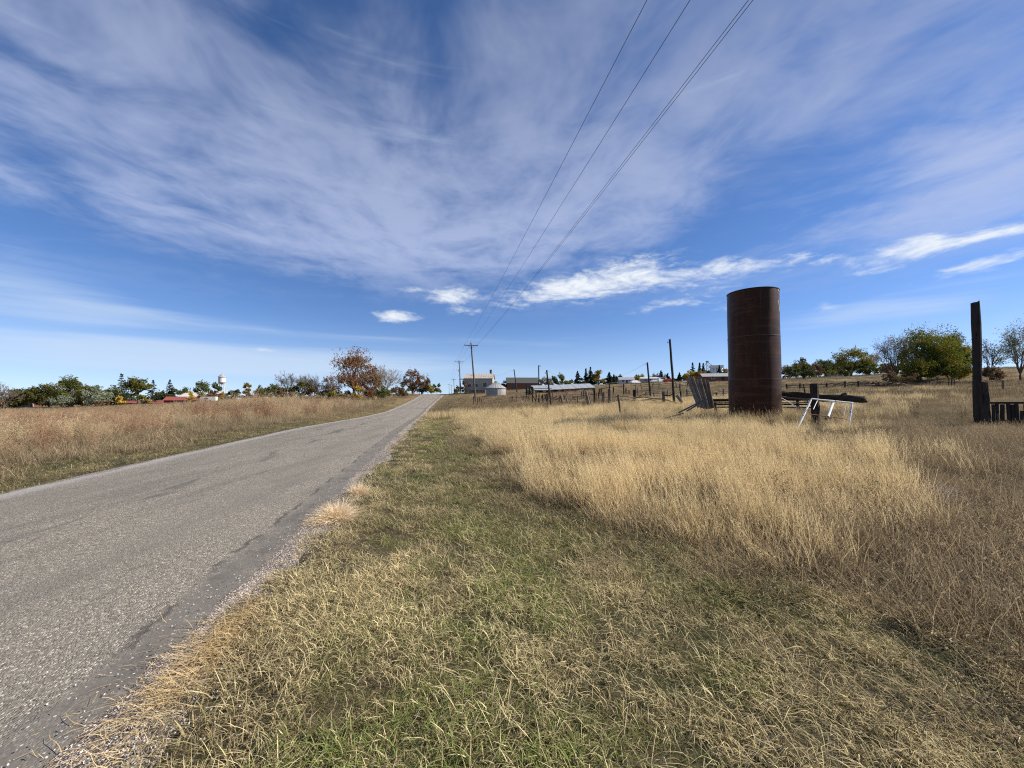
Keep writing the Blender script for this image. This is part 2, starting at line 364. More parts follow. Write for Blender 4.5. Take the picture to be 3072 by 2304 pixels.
def asphalt(n):
    p, y, t = road_coords(n)
    wob = n.mul(n.sub(n.noise(n.vec(n.mul(y, .6), 0, 0), 1, 3), .5), .26); wob2 = n.mul(n.sub(n.noise(n.vec(n.mul(y, 5), n.mul(t, 5), 0), 1, 5, .75), .5), .30)
    te = n.add(t, n.add(wob, wob2))
    vr = n.voro(n.map(p, scale=(1, .8, 1)), 92, 'F1', 1); d1 = n.voro(n.map(p, scale=(1, .8, 1)), 92, 'F1', 0)
    sr = n.sep(vr)[0]
    stone = n.ramp(sr, [(0, (.10, .085, .066)), (.35, (.195, .168, .13)), (.7, (.29, .25, .195)), (.92, (.41, .357, .282)), (1, (.68, .61, .50))])
    stone = n.mix(n.mul(n.ss(d1, .4, .8), .75), stone, (.10, .09, .075))
    big = n.noise(p, 1.1, 4, .6); b2 = n.noise(n.map(p, rot=(0, 0, .19), scale=(1.4, .18, 1)), 1.3, 4, .6); fine = n.noise(p, 28, 3, .6)
    stone = n.mix(n.mul(n.ss(fine, .35, .7), .25), stone, (.24, .23, .21))
    stone = n.mix(n.mul(n.ss(big, .4, .72), .30), stone, (.15, .142, .125))
    stone = n.mix(n.mul(n.ss(b2, .47, .68), .40), stone, (.10, .09, .076))
    # smooth worn edge: bare binder with single light chips
    binder = n.mix(n.ss(n.noise(p, 4, 4, .6), .3, .7), (.085, .075, .065), (.128, .114, .099))
    binder = n.mix(n.mul(n.ss(n.noise(p, 60, 2, .7), .4, .7), .4), binder, (.17, .16, .145))
    chip = n.mul(n.ss(n.sep(n.voro(p, 62, 'F1', 1))[1], .95, .96), n.ss(n.voro(p, 62, 'F1', 0), .5, .35))
    binder = n.mix(chip, binder, (.5, .48, .44))
    edge = n.mul(n.mul(n.ss(te, .44, .27), n.ss(te, -.25, -.1)), n.lin(n.noise(p, 3.0, 4, .65), .3, .6, .55, 1.0))
    c = n.mix(edge, stone, binder)
    crackline = n.mul(n.ss(n.m('ABSOLUTE', n.sub(te, .37)), .05, .0), n.ss(n.noise(p, 2.2, 3), .42, .6))
    c = n.mix(n.mul(crackline, .8), c, (.05, .045, .04))
    wt = n.m('MAXIMUM', n.ss(n.m('ABSOLUTE', n.sub(t, 1.35)), .55, .15), n.ss(n.m('ABSOLUTE', n.sub(t, 4.2)), .55, .15))
    c = n.mix(n.mul(n.mul(wt, n.lin(n.noise(n.vec(n.mul(t, 1.5), n.mul(y, .25), 6), 1, 3), .35, .65, .1, .42)), n.sub(1.0, edge)), c, (.16, .145, .12))
    cd_ = n.voro(n.map(p, scale=(.55, .22, 1), rot=(0, 0, .19)), 1.0, 'DISTANCE_TO_EDGE', 0); ck = n.mul(n.ss(n.add(cd_, n.mul(n.sub(n.noise(p, 9, 3, .7), .5), .03)), .008, .0), n.ss(n.noise(p, .8, 3), .48, .6))
    c = n.mix(n.mul(ck, .4), c, (.05, .045, .04))
    # tar marks along the crown and old wheel lines
    tm = n.noise(n.vec(n.mul(t, 2.6), n.mul(y, .55), 3), 1, 4, .6, .4)
    mark = n.mul(n.ss(n.m('ABSOLUTE', n.sub(te, 2.75)), .40, .08), n.ss(tm, .52, .60))
    mark2 = n.mul(n.ss(n.m('ABSOLUTE', n.sub(te, 3.9)), .5, .1), n.ss(n.noise(n.vec(n.mul(t, 2), n.mul(y, .35), 9), 1, 4, .6), .57, .66))
    c = n.mix(n.mul(n.m('MAXIMUM', mark, mark2), .5), c, (.055, .054, .052))
    le = n.ss(te, ROAD_W - .55, ROAD_W - .1)
    c = n.mix(n.mul(le, .6), c, (.36, .34, .32))
    h = n.add(n.mul(n.ss(d1, .6, .1), n.sub(1.0, edge)), n.mul(chip, .8))
    return [c, n.bump(h, .75, .009)]
M_asphalt = mat('asphalt', asphalt, .88, .25)
ry = np.concatenate([np.linspace(-60, 0, 30), np.linspace(.4, 30, 120), np.linspace(31, 150, 160), np.linspace(155, 420, 40)])
jag = lambda y: -.02 + .035*np.sin(y*2.1+np.sin(y*5.3)) + .02*np.sin(y*9.7)
strip('road', ry, [jag, -.5, -ROAD_W*.3, -ROAD_W*.5, -ROAD_W*.7, -ROAD_W+.4, lambda y: -ROAD_W + .05*np.sin(y*1.7) + .03*np.sin(y*6.1)],
      [-.004, .012, .045, .055, .045, .012, -.004], M_asphalt)
def gravel(n):
    p = geopos(n)
    sr = n.sep(n.voro(p, 75, 'F1', 1)); d1 = n.voro(p, 75, 'F1', 0); big = n.noise(p, 5, 4, .6)
    c = n.ramp(sr[0], [(0, (.12, .098, .084)), (.4, (.27, .23, .20)), (.75, (.44, .385, .34)), (1, (.70, .64, .58))])
    c = n.mix(n.ss(d1, .42, .75), c, (.09, .07, .058)); c = n.mix(n.mul(n.ss(big, .45, .7), .5), c, (.12, .095, .075))
    return [c, n.bump(n.ss(d1, .6, .1), .9, .012)]
M_gravel = mat('gravel', gravel, .92, .2)
gw = lambda y: .28 + .15*np.sin(y*1.3+.5) + .09*np.sin(y*3.9) + .05*np.sin(y*8.3)
s_ = strip('gravel_shoulder', ry[30:], [-.30, -.05, .15, lambda y: gw(y)*.75, gw, lambda y: gw(y)+.3], [-.03, -.012, -.016, -.02, -.03, -.09], M_gravel)
s_ = strip('gravel_shoulder', ry[30:], [-ROAD_W-.45, -ROAD_W-.22, -ROAD_W, -ROAD_W+.2], [-.09, -.02, -.008, -.03], M_gravel)
# ---------------------------------------------------------------- grass and weeds (stuff)
def scatter(name, sources, P, rot, scl, idx, attrs=None, parent=None):
    """one stuff object: sources placed on given points by a geometry-nodes modifier"""
    n = len(P); me = bpy.data.meshes.new(name); me.vertices.add(n); me.vertices.foreach_set('co', np.asarray(P, np.float32).ravel())
    def at_(nm, typ, a, key):
        q = me.attributes.new(nm, typ, 'POINT'); q.data.foreach_set(key, np.ascontiguousarray(a).ravel())
    at_('rot', 'FLOAT_VECTOR', np.asarray(rot, np.float32), 'vector'); at_('scl', 'FLOAT_VECTOR', np.asarray(scl, np.float32), 'vector'); at_('idx', 'INT', np.asarray(idx, np.int32), 'value')
    for k, v in (attrs or {}).items(): at_(k, 'FLOAT', np.asarray(v, np.float32), 'value')
    o = link(name, me, parent, kind='stuff')
    c = bpy.data.collections.new(name + '_sources')
    for i, m in enumerate(sources): c.objects.link(bpy.data.objects.new('%s_source_%02d' % (name, i), m))
    t = bpy.data.node_groups.new(name + '_scatter', 'GeometryNodeTree')
    t.interface.new_socket('Geometry', in_out='INPUT', socket_type='NodeSocketGeometry'); t.interface.new_socket('Geometry', in_out='OUTPUT', socket_type='NodeSocketGeometry')
    N = t.nodes; gi = N.new('NodeGroupInput'); go = N.new('NodeGroupOutput'); ip = N.new('GeometryNodeInstanceOnPoints'); ci = N.new('GeometryNodeCollectionInfo')
    ci.inputs['Collection'].default_value = c; ci.inputs['Separate Children'].default_value = True; ci.inputs['Reset Children'].default_value = True
    def na(nm, typ): q = N.new('GeometryNodeInputNamedAttribute'); q.data_type = typ; q.inputs[0].default_value = nm; return q.outputs[0]
    L = t.links; L.new(gi.outputs[0], ip.inputs['Points']); L.new(ci.outputs[0], ip.inputs['Instance']); ip.inputs['Pick Instance'].default_value = True
    L.new(na('idx', 'INT'), ip.inputs['Instance Index']); L.new(na('rot', 'FLOAT_VECTOR'), ip.inputs['Rotation']); L.new(na('scl', 'FLOAT_VECTOR'), ip.inputs['Scale']); L.new(ip.outputs[0], go.inputs[0])
    md = o.modifiers.new('scatter', 'NODES'); md.node_group = t
    return o
def blades(n, radius, lo, hi, width, lean=(.1, .6), curl=(.2, 1.2), seg=4, head=0, seed=0, wind=(0, 0)):
    """a tuft: n tapering curved blades on a disc; returns verts and quads"""
    r = np.random.default_rng(seed); V = []; Q = []
    for b in range(n):
        a = r.uniform(0, 2*np.pi); rr = radius*np.sqrt(r.uniform()); p = np.array([rr*np.cos(a), rr*np.sin(a), -.02])
        h = r.uniform(0, 2*np.pi); ln = r.uniform(lo, hi) * (1 if r.uniform() > .15 else 1.25); th = r.uniform(*lean); cu = r.uniform(*curl)/seg
        w0 = width*r.uniform(.6, 1.25); side = np.array([-np.sin(h + r.normal(0, .6)), np.cos(h + r.normal(0, .6)), 0]); side /= np.linalg.norm(side) + 1e-9
        n0 = len(V)
        for k in range(seg + 1):
            t = k/seg; ww = w0*(1 - t**1.6*.85)
            V.append(p - side*ww/2); V.append(p + side*ww/2)
            d = np.array([np.cos(h)*np.sin(th) + wind[0]*t, np.sin(h)*np.sin(th) + wind[1]*t, np.cos(th)]); d /= np.linalg.norm(d)
            p = p + d*ln/seg; th += cu; p[2] = max(p[2], .004 + .01*r.uniform())
            if k < seg: Q.append((n0+2*k, n0+2*k+1, n0+2*k+3, n0+2*k+2))
        if head and r.uniform() < head:           # seed head: small husks up the last part of the stem
            tip = np.array(V[-1]); prev = np.array(V[-5]); ax = (tip - prev); L_ = ln*r.uniform(.12, .24); ax /= np.linalg.norm(ax) + 1e-9
            for k in range(9):
                c = tip - ax*L_*(k/9) + r.normal(0, .004, 3); sd_ = r.normal(0, 1, 3); sd_ -= ax*np.dot(sd_, ax); sd_ /= np.linalg.norm(sd_) + 1e-9
                q = len(V); e = ax*.016 + sd_*.009; f = np.cross(ax, sd_)*.0035
                V += [c, c + e*.5 + f, c + e, c + e*.5 - f]; Q.append((q, q+1, q+2, q+3))
    return np.array(V), np.array(Q)
def tuft_meshes(name, k, material, **kw):
    return [np_mesh('%s_%d' % (name, i), *blades(seed=100*k_ + i, **kw), material) for k_ in [sum(map(ord, name))] for i in range(k)]
def grasscol(n, straw, straw2, green, brown, bl=.74, zb=.03):
    tint = attr(n, 'tint', 'INSTANCER')[2]; val = attr(n, 'val', 'INSTANCER')[2]; isl = island(n)
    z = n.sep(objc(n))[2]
    c = n.mix(isl, straw, straw2)
    c = n.mix(n.ss(n.add(tint, n.mul(n.sub(isl, .5), .7)), .40, .75), c, green)
    c = n.mix(n.ss(n.m('FRACT', n.mul(isl, 7.3)), bl, bl + .2), c, brown)
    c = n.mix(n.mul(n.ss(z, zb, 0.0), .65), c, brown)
    k = n.add(.45, n.mul(val, .75))
    return n.mix(1.0, c, n.vec(k, k, k), 'MULTIPLY')
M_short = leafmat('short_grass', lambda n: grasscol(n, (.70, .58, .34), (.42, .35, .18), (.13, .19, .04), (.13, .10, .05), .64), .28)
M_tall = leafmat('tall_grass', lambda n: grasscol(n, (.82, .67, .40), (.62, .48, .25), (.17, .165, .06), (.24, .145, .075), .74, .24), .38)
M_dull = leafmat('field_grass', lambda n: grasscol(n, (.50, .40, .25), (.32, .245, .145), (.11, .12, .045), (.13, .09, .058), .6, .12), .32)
def weedcol(n):
    isl = island(n); val = attr(n, 'val', 'INSTANCER')[2]; tint = attr(n, 'tint', 'INSTANCER')[2]
    c = n.mix(isl, (.23, .12, .078), (.37, .235, .145)); c = n.mix(tint, c, (.46, .36, .22))
    k = n.add(.55, n.mul(val, .9)); return n.mix(1.0, c, n.vec(k, k, k), 'MULTIPLY')
M_weed = leafmat('red_weed', weedcol, .3)
def bush(seed, h=1.0, spread=.45, stems=9, twigs=22, leaf=.022, dense=1.0):
    """a dry branching weed: stems, side twigs and small dry leaves or husks"""
    r = np.random.default_rng(seed); V = []; Q = []
    def seg(a, b, w0, w1):
        d = b - a; s = np.cross(d, r.normal(0, 1, 3)); s /= np.linalg.norm(s) + 1e-9; q = len(V)
        V.extend([a - s*w0/2, a + s*w0/2, b + s*w1/2, b - s*w1/2]); Q.append((q, q+1, q+2, q+3))
    for s_ in range(stems):
        a = r.uniform(0, 2*np.pi); out = spread*r.uniform(.2, 1.0); p0 = np.array([r.normal(0, .04), r.normal(0, .04), -.02]); H = h*r.uniform(.6, 1.1)
        tip = np.array([np.cos(a)*out, np.sin(a)*out, H]); mid = p0*.5 + tip*.5 + np.array([0, 0, .06*h])
        P = [(1-t)**2*p0 + 2*t*(1-t)*mid + t*t*tip for t in np.linspace(0, 1, 6)]
        for i in range(5): seg(P[i], P[i+1], .007*(1-i/6), .007*(1-(i+1)/6)+.001)
        for k in range(int(twigs*dense)):
            t = r.uniform(.25, 1); b = P[min(int(t*5), 4)] + (P[min(int(t*5)+1, 5)] - P[min(int(t*5), 4)])*(t*5 % 1)
            d = r.normal(0, 1, 3); d[2] = abs(d[2])*.9 + .3; d /= np.linalg.norm(d); ln = h*r.uniform(.08, .24)*(1.2 - .6*t); e = b + d*ln; seg(b, e, .003, .0015)
            for m_ in range(5):
                c = b + (e - b)*r.uniform(.3, 1.05) + r.normal(0, .008, 3); q = len(V); u_ = r.normal(0, 1, 3); u_ /= np.linalg.norm(u_); v_ = np.cross(u_, r.normal(0, 1, 3)); v_ /= np.linalg.norm(v_)
                L_ = leaf*r.uniform(.5, 1.3); V.extend([c - u_*L_*.5, c + v_*L_*.22, c + u_*L_*.5, c - v_*L_*.22]); Q.append((q, q+1, q+2, q+3))
    return np.array(V), np.array(Q)
S_short = tuft_meshes('short_tuft', 6, M_short, n=130, radius=.17, lo=.035, hi=.105, width=.0033, lean=(.5, 1.45), curl=(.2, 2.0), seg=4)
S_long = tuft_meshes('lying_tuft', 4, M_short, n=36, radius=.2, lo=.09, hi=.20, width=.0031, lean=(.5, 1.35), curl=(.2, 2.2), seg=5)
S_tall = tuft_meshes('tall_tuft', 6, M_tall, n=60, radius=.24, lo=.34, hi=.68, width=.005, lean=(.02, .38), curl=(.05, .6), seg=5, head=.26, wind=(-.25, .03))
S_field = tuft_meshes('field_tuft', 5, M_dull, n=60, radius=.26, lo=.16, hi=.42, width=.0045, lean=(.1, .9), curl=(.1, 1.0), seg=4, head=.2, wind=(-.22, .03))
S_weed = [np_mesh('weed_%d' % i, *bush(400+i, 1.0, .42, 9, 20), M_weed) for i in range(5)]
# far tufts: fewer, broader blades that keep their coverage at a distance
S_far = tuft_meshes('far_tuft', 4, M_dull, n=70, radius=.75, lo=.2, hi=.5, width=.016, lean=(.05, .7), curl=(.1, .7), seg=2, wind=(-.15, 0))
S_fart = tuft_meshes('far_tall_tuft', 4, M_tall, n=90, radius=.7, lo=.35, hi=.62, width=.013, lean=(.02, .5), curl=(.1, .6), seg=3, wind=(-.2, 0))

def vnoise(x, y, s, seed=0):
    """smooth value noise in 0..1"""
    r = np.random.default_rng(seed); T = r.uniform(0, 1, (128, 128)); X, Y = x*s + 40.5, y*s + 40.5
    i, j = np.floor(X).astype(int), np.floor(Y).astype(int); a, b = X - i, Y - j; a = a*a*(3-2*a); b = b*b*(3-2*b)
    g_ = lambda p, q: T[p % 128, q % 128]
    return g_(i, j)*(1-a)*(1-b) + g_(i+1, j)*a*(1-b) + g_(i, j+1)*(1-a)*b + g_(i+1, j+1)*a*b
def ss(x, a, b): t = np.clip((x - a)/(b - a), 0, 1); return t*t*(3-2*t)
def points(x0, x1, y0, y1, dens, margin=3.0):
    n = rng.poisson((x1-x0)*(y1-y0)*dens); x = rng.uniform(x0, x1, n); y = rng.uniform(y0, y1, n)
    k = (np.abs(x) < 1.7*np.maximum(y, 0) + margin); return x[k], y[k]
def bands(x0, x1, table):
    xs, ys, ws = [], [], []
    for (y0, y1, dens) in table:
        x, y = points(max(x0, -1.7*y1-3), min(x1, 1.7*y1+3), y0, y1, dens); xs.append(x); ys.append(y)
    return np.concatenate(xs), np.concatenate(ys)
def lb(y): return np.interp(y, [0, 2, 2.8, 4, 5.3, 7, 12, 46, 70], [5.2, 4.8, 4.4, 3.9, 3.3, 2.9, 3.0, 2.5, 1.6])
def put(name, src, x, y, s, tint, val, tilt=.12, zs=None, label=None, cat=None, off=0.0):
    n = len(x); z = terr(x, y) + off
    rot = np.stack([rng.normal(0, tilt, n), rng.normal(0, tilt, n), rng.uniform(0, 6.283, n)], -1)
    if name.startswith('tall') or name.startswith('field'): rot[:, 2] = rng.normal(0, .5, n)      # keep the lean of the wind
    S = np.stack([s, s, s*(zs if zs is not None else 1)], -1)
    return tag(scatter(name, src, np.stack([x, y, z], -1), rot, S, rng.integers(0, len(src), n), {'tint': np.clip(tint, 0, 1), 'val': np.clip(val, 0, 1.6)}), label, cat)

# verge: mown grass, straw over green
x, y = bands(-14, 9, [(.3, 3.5, 75), (3.5, 7, 52), (7, 13, 30), (13, 24, 17), (24, 48, 8)])
L = lateral(x, y); g0 = gw(y); lbv = lb(y)
base_ = (L > g0*.7 - .1) & (L < lbv + 1.6) & (rng.uniform(0, 1, len(x)) < .55)
put('verge_thatch', S_short, x[base_], y[base_], rng.uniform(.35, .6, base_.sum())*(1 + .8*ss(y[base_], 8, 30)), .30 + .35*vnoise(x[base_], y[base_], 1.5, 77), .34 + rng.normal(0, .12, base_.sum()), off=.012, label='dark matted thatch under the verge grass', cat='grass')
clump = vnoise(x, y, 4.5, 78)*.6 + vnoise(x, y, 9, 79)*.4
keep = (rng.uniform(0, 1, len(x)) < .38 + .9*ss(clump, .34, .56)) & (L > g0*.6 - .15 + .25*vnoise(x, y, 3, 5)) & (L < lbv + 1.2) & (rng.uniform(0, 1, len(x)) > .75*ss(L, lbv + .2, lbv + 1.2)) & (rng.uniform(0, 1, len(x)) < .45 + .55*ss(L, g0 + .05, g0 + .5))
x, y, L = x[keep], y[keep], L[keep]
gr = ss(vnoise(x, y, .8, 1)*.4 + vnoise(x, y, 2.1, 2)*.6, .42, .62) * ss(L, .7, 1.3) * (1 - .55*ss(L, 3.4, 4.6)) * (1 - .6*ss(x, 1.5, 3.5))
gr = np.maximum(gr, .95*np.exp(-((L - 2.1)/.8)**2)*ss(vnoise(x, y, 1.1, 9)*.6 + vnoise(x, y, 3.3, 8)*.4, .34, .56))
gr = np.maximum(gr, .9*np.exp(-(((x + 3.05)/.5)**2 + ((y - 8.4)/.9)**2)))
put('verge_grass', S_short, x, y, rng.uniform(.6, 1.2, len(x))*(.65 + .85*vnoise(x, y, 4.5, 78))*(1 + .5*ss(y, 10, 30)), np.minimum(gr*1.15, .72) + rng.normal(0, .12, len(x)), 1.12 + .7*(vnoise(x, y, 1.3, 3)-.35) + rng.normal(0, .12, len(x)),
    off=.006, label='short mown straw and green grass of the roadside verge', cat='grass')
x, y = bands(-12, 9, [(.3, 4, 26), (4, 9, 15), (9, 20, 6)])
L = lateral(x, y); keep = (L > gw(y)*.8) & (L < lb(y) + 1.5) & (vnoise(x, y, 1.6, 12) > .35); x, y = x[keep], y[keep]
put('lying_straw', S_long, x, y, rng.uniform(.7, 1.2, len(x)), np.full(len(x), .12) + rng.normal(0, .1, len(x)), 1.0 + rng.normal(0, .25, len(x)), label='bent dry straw lying over the mown verge', cat='straw', off=.01)
# tall golden grass of the field on the right
x, y = bands(-16, 64, [(1.2, 4, 26), (4, 8, 26), (8, 14, 20), (14, 24, 12), (24, 36, 5.5)])
L = lateral(x, y); u = x/np.maximum(y, .5); tall = ss(L + (vnoise(x, y, .9, 26)-.5)*1.3, lb(y) - .5, lb(y) + 1.3); nz = vnoise(x, y, .5, 21)*.6 + vnoise(x, y, 1.7, 22)*.4
gold = 1 - ss(u + (nz-.5)*.9, .40, 1.05); near_dull = ss(y + (nz-.5)*2, 4.2, 2.2)
P_ = tall*np.clip(gold*1.05 - near_dull*.45, 0, 1)*(.15 + .85*ss(vnoise(x, y, .8, 28)*.5 + vnoise(x, y, 2.2, 29)*.5, .30, .52))
keep = rng.uniform(0, 1, len(x)) < P_; xt, yt, nt = x[keep], y[keep], nz[keep]; tt = tall[keep]
hz = (.30 + .70*tt)*(.8 + .4*vnoise(xt, yt, 1.4, 27))*(.75 + .5*vnoise(xt, yt, .35, 23))*(.72 + .28*ss(yt, 3, 7))
put('tall_grass', S_tall, xt, yt, rng.uniform(.8, 1.15, len(xt)), .18*vnoise(xt, yt, .9, 24) + .25*(1-tt) + rng.normal(0, .06, len(xt)), .66 + .6*(vnoise(xt, yt, .4, 25)-.4) + rng.normal(0, .1, len(xt)), .10, hz,
    'tall golden dry grass standing in the field right of the road', 'grass')
# duller, lower field grass to the right and through the gold
keep = (rng.uniform(0, 1, len(x)) < np.maximum(tall, .8*ss(L, lb(y) - 1.3, lb(y)))*np.clip(.42 + .65*(1-gold) + near_dull*.5 + .3*(1-tall), 0, 1)*.9); xf, yf = x[keep], y[keep]; uf = xf/yf
put('field_grass', S_field, xf, yf, rng.uniform(.8, 1.2, len(xf)), .30*ss(vnoise(xf, yf, .45, 31), .45, .75) + .2*near_dull[keep] + rng.normal(0, .08, len(xf)), .54 + .5*(vnoise(xf, yf, .3, 33)-.4) + rng.normal(0, .1, len(xf)), .14,
    .25 + .4*tall[keep] + .55*vnoise(xf, yf, .7, 34), 'dull brown and olive field grass beside the golden grass', 'grass')
# farther out on the right
x, y = bands(-20, 150, [(30, 50, 2.0), (50, 80, 1.0), (80, 120, .45), (120, 180, .2)])
L = lateral(x, y); u = x/y; ok = (L > 1.2); x, y, u, L = x[ok], y[ok], u[ok], L[ok]
gold = ss(vnoise(x, y, .09, 41)*.7 + vnoise(x, y, .3, 42)*.3, .42, .6) * ss(y, 50, 40) * (1 - .7*ss(u, .4, .8)); pick = rng.uniform(0, 1, len(x)) < gold
put('far_tall_grass', S_fart, x[pick], y[pick], rng.uniform(.8, 1.2, pick.sum()), .05 + rng.normal(0, .05, pick.sum()), .55 + rng.normal(0, .14, pick.sum()), .08, label='pale gold grass around the old corral', cat='grass')
q = ~pick & (rng.uniform(0, 1, len(x)) < .7)
put('far_field_grass', S_far, x[q], y[q], rng.uniform(.7, 1.3, q.sum()), .35*ss(vnoise(x[q], y[q], .06, 43), .5, .75) + rng.normal(0, .08, q.sum()), .42 + .35*(vnoise(x[q], y[q], .1, 44)-.4) + rng.normal(0, .1, q.sum()), .08,
    .55 + .5*vnoise(x[q], y[q], .2, 45), 'short tan pasture grass sloping up beyond the corral', 'grass')
# left of the road: olive verge, tan grass, then reddish weeds
x, y = bands(-60, -3, [(2, 9, 26), (9, 18, 15), (18, 34, 7), (34, 70, 2.6), (70, 110, .9)])
D = -(lateral(x, y) + ROAD_W); ok = (D > .15) & (D < 26 + y*.3); x, y, D = x[ok], y[ok], D[ok]
nz = vnoise(x, y, .35, 51)*.6 + vnoise(x, y, 1.1, 52)*.4
ver = 1 - ss(D + (nz-.5)*1.6, 1.2, 2.9); weedy = ss(D + (nz-.5)*5, 3.4, 6.2)*(1 - .75*ss(y - D*.6, 62, 85))
r_ = rng.uniform(0, 1, len(x)); v_ = r_ < ver
put('left_verge_grass', S_short, x[v_], y[v_], rng.uniform(.9, 1.6, v_.sum())*(1+ .6*ss(y[v_], 12, 40)), (.22 + .25*nz[v_]) + rng.normal(0, .12, v_.sum()), .50 + rng.normal(0, .12, v_.sum()), label='short olive brown grass along the far road edge', cat='grass')
f_ = ~v_ & (rng.uniform(0, 1, len(x)) > weedy*.55)
put('left_field_grass', S_field, x[f_], y[f_], rng.uniform(.9, 1.3, f_.sum())*(1 + .8*ss(y[f_], 25, 60)), .18*nz[f_] + rng.normal(0, .08, f_.sum()) + .15*(1-ss(D[f_], 1.5, 3)), .52 + .5*(nz[f_]-.4) + rng.normal(0, .1, f_.sum()), .1,
    .8 + .7*ss(D[f_], 1.2, 3.5)*vnoise(x[f_], y[f_], .25, 53), 'tan knee-high grass across the road', 'grass')
wd_ = ~v_ & (rng.uniform(0, 1, len(x)) < weedy*.42*(.35 + .9*ss(vnoise(x, y, .3, 57), .3, .6))); sw = rng.uniform(.55, .95, wd_.sum())*(1 + 1.5*np.exp(-((x[wd_]+21)/3.6)**2 - ((y[wd_]-31)/5)**2) + 1.3*np.exp(-((x[wd_]+18.5)/4.5)**2 - ((y[wd_]-45)/9)**2))*(.8 + .5*vnoise(x[wd_], y[wd_], .5, 66))
put('red_weeds', S_weed, x[wd_], y[wd_], sw*(1 + .3*ss(y[wd_], 30, 60)), np.clip(.45*(1-ss(-lateral(x[wd_], y[wd_]), 8, 13)) + .95*ss(vnoise(x[wd_], y[wd_], .2, 58)*.6 + vnoise(x[wd_], y[wd_], .6, 59)*.4, .34, .6) + rng.normal(0, .2, wd_.sum()), 0, 1), .55 + rng.normal(0, .18, wd_.sum()), .1, label='reddish brown dry weeds across the road', cat='weeds')
# brown weeds among the corral wrecks
x, y = bands(-12, 34, [(34, 48, .9), (48, 64, .7), (64, 84, .45)]); px_ = x/y*F_PX + CX
k = (px_ > 1385) & (px_ < 1850) & (vnoise(x, y, .16, 71)*.6 + vnoise(x, y, .5, 72)*.4 > .46 + .18*ss(px_, 1700, 1850)) & (lateral(x, y) > 2.6); x, y = x[k], y[k]
put('corral_weeds', S_weed, x, y, rng.uniform(.55, 1.05, len(x)), rng.uniform(.2, .9, len(x)), .18 + rng.normal(0, .1, len(x)), .12, label='brown brushy weeds around the corral wrecks', cat='weeds')
# pale far field on the left
x, y = bands(-190, -20, [(60, 100, .7), (100, 170, .3)])
D = -(lateral(x, y) + ROAD_W); ok = (D > 14); x, y = x[ok], y[ok]
put('left_far_grass', S_far, x, y, rng.uniform(.8, 1.4, len(x)), rng.normal(.02, .05, len(x)), .62 + rng.normal(0, .1, len(x)), .06, .7 + .3*vnoise(x, y, .2, 61), 'pale straw field before the red roofed sheds', 'grass')
# loose chips along the shoulder
def pebble(seed):
    r = np.random.default_rng(seed); b = MB(); k = 5
    for zi, rr in ((-.35, .55), (.0, .8), (.4, .5)):
        for q in range(k):
            an = 2*math.pi*q/k + zi; b.v.append((rr*math.cos(an)*r.uniform(.8, 1.2), rr*math.sin(an)*r.uniform(.8, 1.2), zi*.8))
    for i in range(2):
        for q in range(k): b.f.append((i*k+q, i*k+(q+1) % k, (i+1)*k+(q+1) % k, (i+1)*k+q))
    b.f.append(tuple(range(2*k, 3*k))); return b.mesh('pebble_%d' % seed, M_pebble)
M_pebble = mat('pebble', lambda n: n.ramp(attr(n, 'val', 'INSTANCER')[2], [(0, (.08, .07, .065)), (.5, (.26, .24, .22)), (1, (.62, .59, .55))]), .85, .3)
S_peb = [pebble(i) for i in range(5)]
n = 9000; y = .6 + 13*rng.uniform(0, 1, n)**1.7; Lx = rng.normal(.22, .17, n); Lx = np.where(rng.uniform(0, 1, n) < .04, rng.uniform(-.9, .5, n), Lx); x = road_xr(y) + Lx
z = road_z(y) + np.where(Lx < -.05, .012, -.014); s = rng.uniform(.003, .0085, n)
tag(scatter('gravel_chips', S_peb, np.stack([x, y, z + s*.2], -1), rng.uniform(0, 6.28, (n, 3)), np.stack([s, s, s*.8], -1), rng.integers(0, 5, n), {'val': rng.uniform(0, 1, n)}), 'loose grey gravel chips along the worn asphalt edge', 'gravel')
# ---------------------------------------------------------------- trees
def leafvar(base, lo, hi, alt=None, f=.25):
    def fn(n):
        isl = island(n); p = objc(n)
        c = n.mix(isl, lo, hi)
        if alt: c = n.mix(n.mul(n.ss(n.noise(p, .55, 2), .48, .62), f*2), c, alt)
        k = n.add(.95, n.mul(orand(n), .45)); return n.mix(1.0, c, n.vec(k, k, k), 'MULTIPLY')
    return leafmat(base, fn, .32)
LM = {
 'olive': leafvar('leaf_olive', (.045, .062, .018), (.11, .12, .035), (.16, .11, .03), .3),
 'dark': leafvar('leaf_dark', (.035, .05, .02), (.095, .108, .04), (.13, .11, .045), .25),
 'silver': leafvar('leaf_silver', (.13, .15, .095), (.24, .25, .17)),
 'gold': leafvar('leaf_gold', (.26, .17, .03), (.40, .29, .06), (.15, .14, .03), .3),
 'yellow': leafvar('leaf_yellow', (.36, .25, .04), (.52, .38, .08)),
 'goldgreen': leafvar('leaf_goldgreen', (.085, .095, .018), (.22, .20, .04), (.30, .22, .04), .35),
 'rust': leafvar('leaf_rust', (.12, .056, .026), (.23, .115, .055), (.11, .08, .04), .4),
 'brown': leafvar('leaf_brown', (.10, .062, .038), (.19, .125, .075), (.11, .095, .04), .3),
 'green': leafvar('leaf_green', (.045, .06, .012), (.15, .155, .032), (.27, .22, .04), .3),
 'spruce': leafvar('leaf_spruce', (.014, .026, .018), (.035, .052, .035)),
 'twig': leafvar('bark_twig', (.12, .095, .08), (.22, .18, .15)),
 'paletwig': leafvar('bark_pale_twig', (.24, .21, .17), (.36, .32, .26)),
 'darktwig': leafvar('bark_dark_twig', (.05, .042, .035), (.10, .085, .07)),
}
